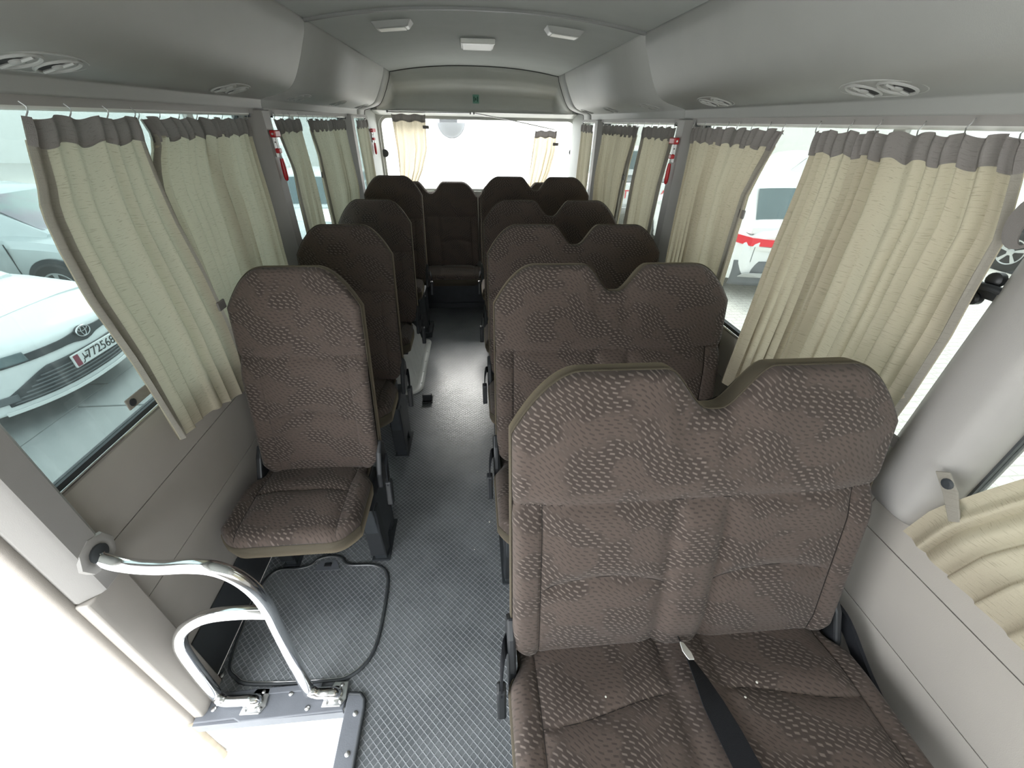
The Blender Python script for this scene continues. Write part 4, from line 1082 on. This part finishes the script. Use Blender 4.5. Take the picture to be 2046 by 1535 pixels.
        def nose(u, v):
            y = lerp(-.845, .845, u); q = abs(y)/.845
            if v <= .7:
                z = interp([(i/8*.7, k) for i, k in enumerate(zz)], v); return (fx(y, z)-(.035 if v < .01 else 0)-(.03*max(0, z-.67)/.04), y, z)
            k = (v-.7)/.3; x0 = fx(y, .71)-.03; return (lerp(x0, min(x0, -.42), k), y, lerp(.71, .845-.07*q**2.5, k**.75))
        b.grid(nose, 48, 30)
        b.build('front_bumper', paint, root, smooth=60)
        def strip(z0f, z1f, y0, y1, name, mat, proud, n_=24, par=None):
            return MB().grid(lambda u, v: (fx(lerp(y0, y1, u), lerp(z0f(lerp(y0, y1, u)), z1f(lerp(y0, y1, u)), v))+proud, lerp(y0, y1, u), lerp(z0f(lerp(y0, y1, u)), z1f(lerp(y0, y1, u)), v)), n_, 8).build(name, mat, par or root, smooth=60, solid=.006)
        strip(lambda y: .575-.03*(1-sm(abs(y)/.16)), lambda y: .635+.015*(1-sm(abs(y)/.2)), -.70, .70, 'upper_grille', M['carblack'], .010)
        lg = strip(lambda y: .27, lambda y: .50-.17*max(0, (abs(y)-.40)/.30)**1.2, -.68, .68, 'lower_grille', M['carblack'], .010)
        for k in range(6):
            z = .285+k*.030; hw_ = .66-.06*k*.4
            strip(lambda y, z=z: z, lambda y, z=z: z+.010, -hw_+.03*k*.5, hw_-.03*k*.5, 'grille_slat', M['cargrey'], .018, 20, lg)
        strip(lambda y: .205, lambda y: .235, -.72, .72, 'lip', M['white'], .020)
        for sg in (-1, 1):
            strip(lambda y: .585+.03*(abs(y)-.5), lambda y: .66+.03*(abs(y)-.5), sg*.46, sg*.80, 'headlight', M['carglass'], .014, 10)
            strip(lambda y: .30, lambda y: .36, sg*.62, sg*.76, 'fog_lamp_recess', M['cargrey'], .012, 8)
        # three-oval emblem
        ez = .628
        def oval(cy, cz, a, c): return [(fx(0, .6)+.028, cy+a*math.cos(t), cz+c*math.sin(t)) for t in [2*PI*i/28 for i in range(28)]]
        b = MB().tube(oval(0, ez, .068, .046), .006, 6, True); em = b.build('emblem', M['chrome'], root, smooth=60)
        MB().tube(oval(0, ez+.002, .022, .043), .004, 6, True).build('emblem_oval', M['chrome'], em, smooth=60)
        MB().tube(oval(0, ez+.020, .048, .019), .004, 6, True).build('emblem_oval', M['chrome'], em, smooth=60)
        MB().prism([(.068*math.cos(t), ez+.046*math.sin(t)) for t in [2*PI*i/24 for i in range(24)]], 'x', fx(0, .6), fx(0, .6)+.020).build('emblem_back', M['carblack'], em)
        # number plate
        pz = .435; px_ = fx(0, .43)+.022
        pl = MB().box(px_-.01, px_+.006, -.245, .245, pz-.058, pz+.058).build('number_plate', M['white'], root, bevel=.003)
        if front == 'full' or front == 'short':
            MB().box(px_+.006, px_+.009, -.235, -.185, pz-.05, pz+.05).build('plate_band', M['maroon'], pl)
            mw = Matrix(((0, 0, 1, px_+.0075), (1, 0, 0, .055), (0, 1, 0, pz), (0, 0, 0, 1)))
            if front == 'full':
                text_mesh('772568', .112, 'plate_number', M['ink'], pl, mw)
                # the Arabic country name in simple strokes
                def stroke(pts): return MB().tube([(px_+.008, y, z) for y, z in pts], .0035, 5)
                b = stroke([(-.172, pz-.045), (-.158, pz-.040), (-.150, pz-.028), (-.150, pz-.012)])
                b.tube([(px_+.008, y, pz+z) for y, z in ((-.150, -.012), (-.140, -.016), (-.128, -.014), (-.122, -.004), (-.130, .002), (-.140, -.010))], .0035, 5)
                b.tube([(px_+.008, y, pz+z) for y, z in ((-.140, .034), (-.139, -.012))], .0035, 5)
                b.tube([(px_+.008, y, pz+z) for y, z in ((-.124, -.014), (-.108, -.014), (-.102, -.004), (-.108, .004), (-.114, -.003), (-.108, -.013))], .0035, 5)
                for yy in (-.111, -.101): b.lathe([(.003, 0), (.003, .002)], (px_+.007, yy, pz+.018), (1, 0, 0), 6)
                b.build('plate_country', M['ink'], pl)
            else:
                mw2 = mw.copy(); mw2[1][3] = -.12
                text_mesh('7', .112, 'plate_number', M['ink'], pl, mw2)
    if style == 'suv':
        # tail end: lamps, bumper, handle, reflector
        for sg in (-1, 1):
            b = MB(); b.add([(-4.575, sg*.40, .83), (-4.575, sg*.40, .92), (-4.52, sg*.80, .95), (-4.35, sg*.93, .97), (-4.35, sg*.93, .86), (-4.52, sg*.80, .84)], [(0, 1, 2, 5), (5, 2, 3, 4)])
            l_ = b.build('tail_lamp', M['redlens'], root, solid=.03)
            MB().add([(-4.585, sg*.42, .77), (-4.585, sg*.42, .82), (-4.535, sg*.80, .835), (-4.535, sg*.80, .78)], [(0, 1, 2, 3)]).build('lamp_strip', M['lampwhite'], l_, solid=.02)
            MB().add([(-4.62, sg*.50, .40), (-4.62, sg*.52, .46), (-4.58, sg*.80, .46), (-4.54, sg*.86, .40)], [(0, 1, 2, 3)]).build('reflector', M['lampgrey'], root, solid=.02)
        b = MB(); b.grid(lambda u, v: (-4.58+.14*abs(lerp(-1, 1, u))**3-(.02*math.sin(PI*v)), lerp(-.93, .93, u), lerp(.26, .62, v)), 20, 6); b.build('rear_bumper', M['cargrey'], root, smooth=60, solid=.02)
        MB().box(-4.578, -4.56, -.12, .12, .70, .73).build('tailgate_handle', M['cargrey'], root)
        for sg in (-1, 1): MB().box(-4.555, -4.54, min(sg*.74, sg*.748), max(sg*.74, sg*.748), .62, .83).build('tailgate_gap', M['cargrey'], root)
    if style == 'pickup':
        MB().box(-5.235, -5.205, -.74, .74, .62, 1.07).build('tailgate', paint, root, bevel=.015)
        text_mesh('TOYOTA', .27, 'tailgate_lettering', M['redink'], root, Matrix(((0, 0, -1, -5.237), (-1, 0, 0, 0), (0, 1, 0, .84), (0, 0, 0, 1))))
        for sg in (-1, 1): MB().box(-5.225, -5.16, min(sg*.78, sg*.90), max(sg*.78, sg*.90), .66, 1.0).build('tail_lamp', M['redlens'], root, bevel=.01)
        MB().box(-5.33, -5.16, -.88, .88, .42, .58).build('rear_bumper', M['steel'], root, bevel=.02)
        MB().box(-5.34, -5.325, -.26, .26, .46, .57).build('number_plate', M['white'], root)
        MB().box(-5.1, -3.62, -.80, .80, .95, 1.115).build('load_bed', M['cargrey'], root)
    root.location = loc; root.rotation_euler = (0, 0, rot)
    return root
car('parked_sedan', 'white sedan facing the bus with number plate 772568, outside the nearest left window', M['carwhite'], (-3.60, 3.62, GZ), 0, 'sedan', front='full')
car('parked_sedan', 'pale silver sedan behind the nearest white sedan, its windscreen painted with purple and teal reflections', M['carsilver'], (-4.55, 6.55, GZ), 0, 'sedan', front=False, screen='reflection_paint')
car('parked_sedan', 'white sedan seen in the slit behind the left hammer pillar', M['carwhite'], (-2.98, 6.9, GZ), -PI/2, 'sedan', front='short')
car('parked_sedan', 'white sedan in the second row on the left, only its roof showing', M['carwhite'], (-9.4, 9.6, GZ), 0, 'sedan', front=False)
car('parked_suv', 'dark-windowed white off-roader at the far left edge of the yard', M['carsilver'], (-17.5, 16.5, GZ), -.7, 'suv')
car('parked_suv', 'white hatchback with red tail lamp in the gap of the right curtains', M['carwhite'], (4.72, 5.55+4.58, GZ), PI/2, 'suv')
car('parked_pickup', 'white pickup with red tailgate lettering beyond the second right window', M['carwhite'], (4.13, 10.45+5.2, GZ), PI/2, 'pickup')
car('parked_pickup', 'white pickup cab behind the white hatchback on the right', M['carwhite'], (6.3, 8.9+2.6, GZ), PI, 'pickup')
car('parked_suv', 'far white estate car behind the pickup cab on the right', M['carwhite'], (13.5, 17.5, GZ), PI*.9, 'suv')
car('parked_suv', 'white car with alloy wheel beside the front right pillar', M['carwhite'], (11.15, 7.9, GZ), PI/2, 'suv')
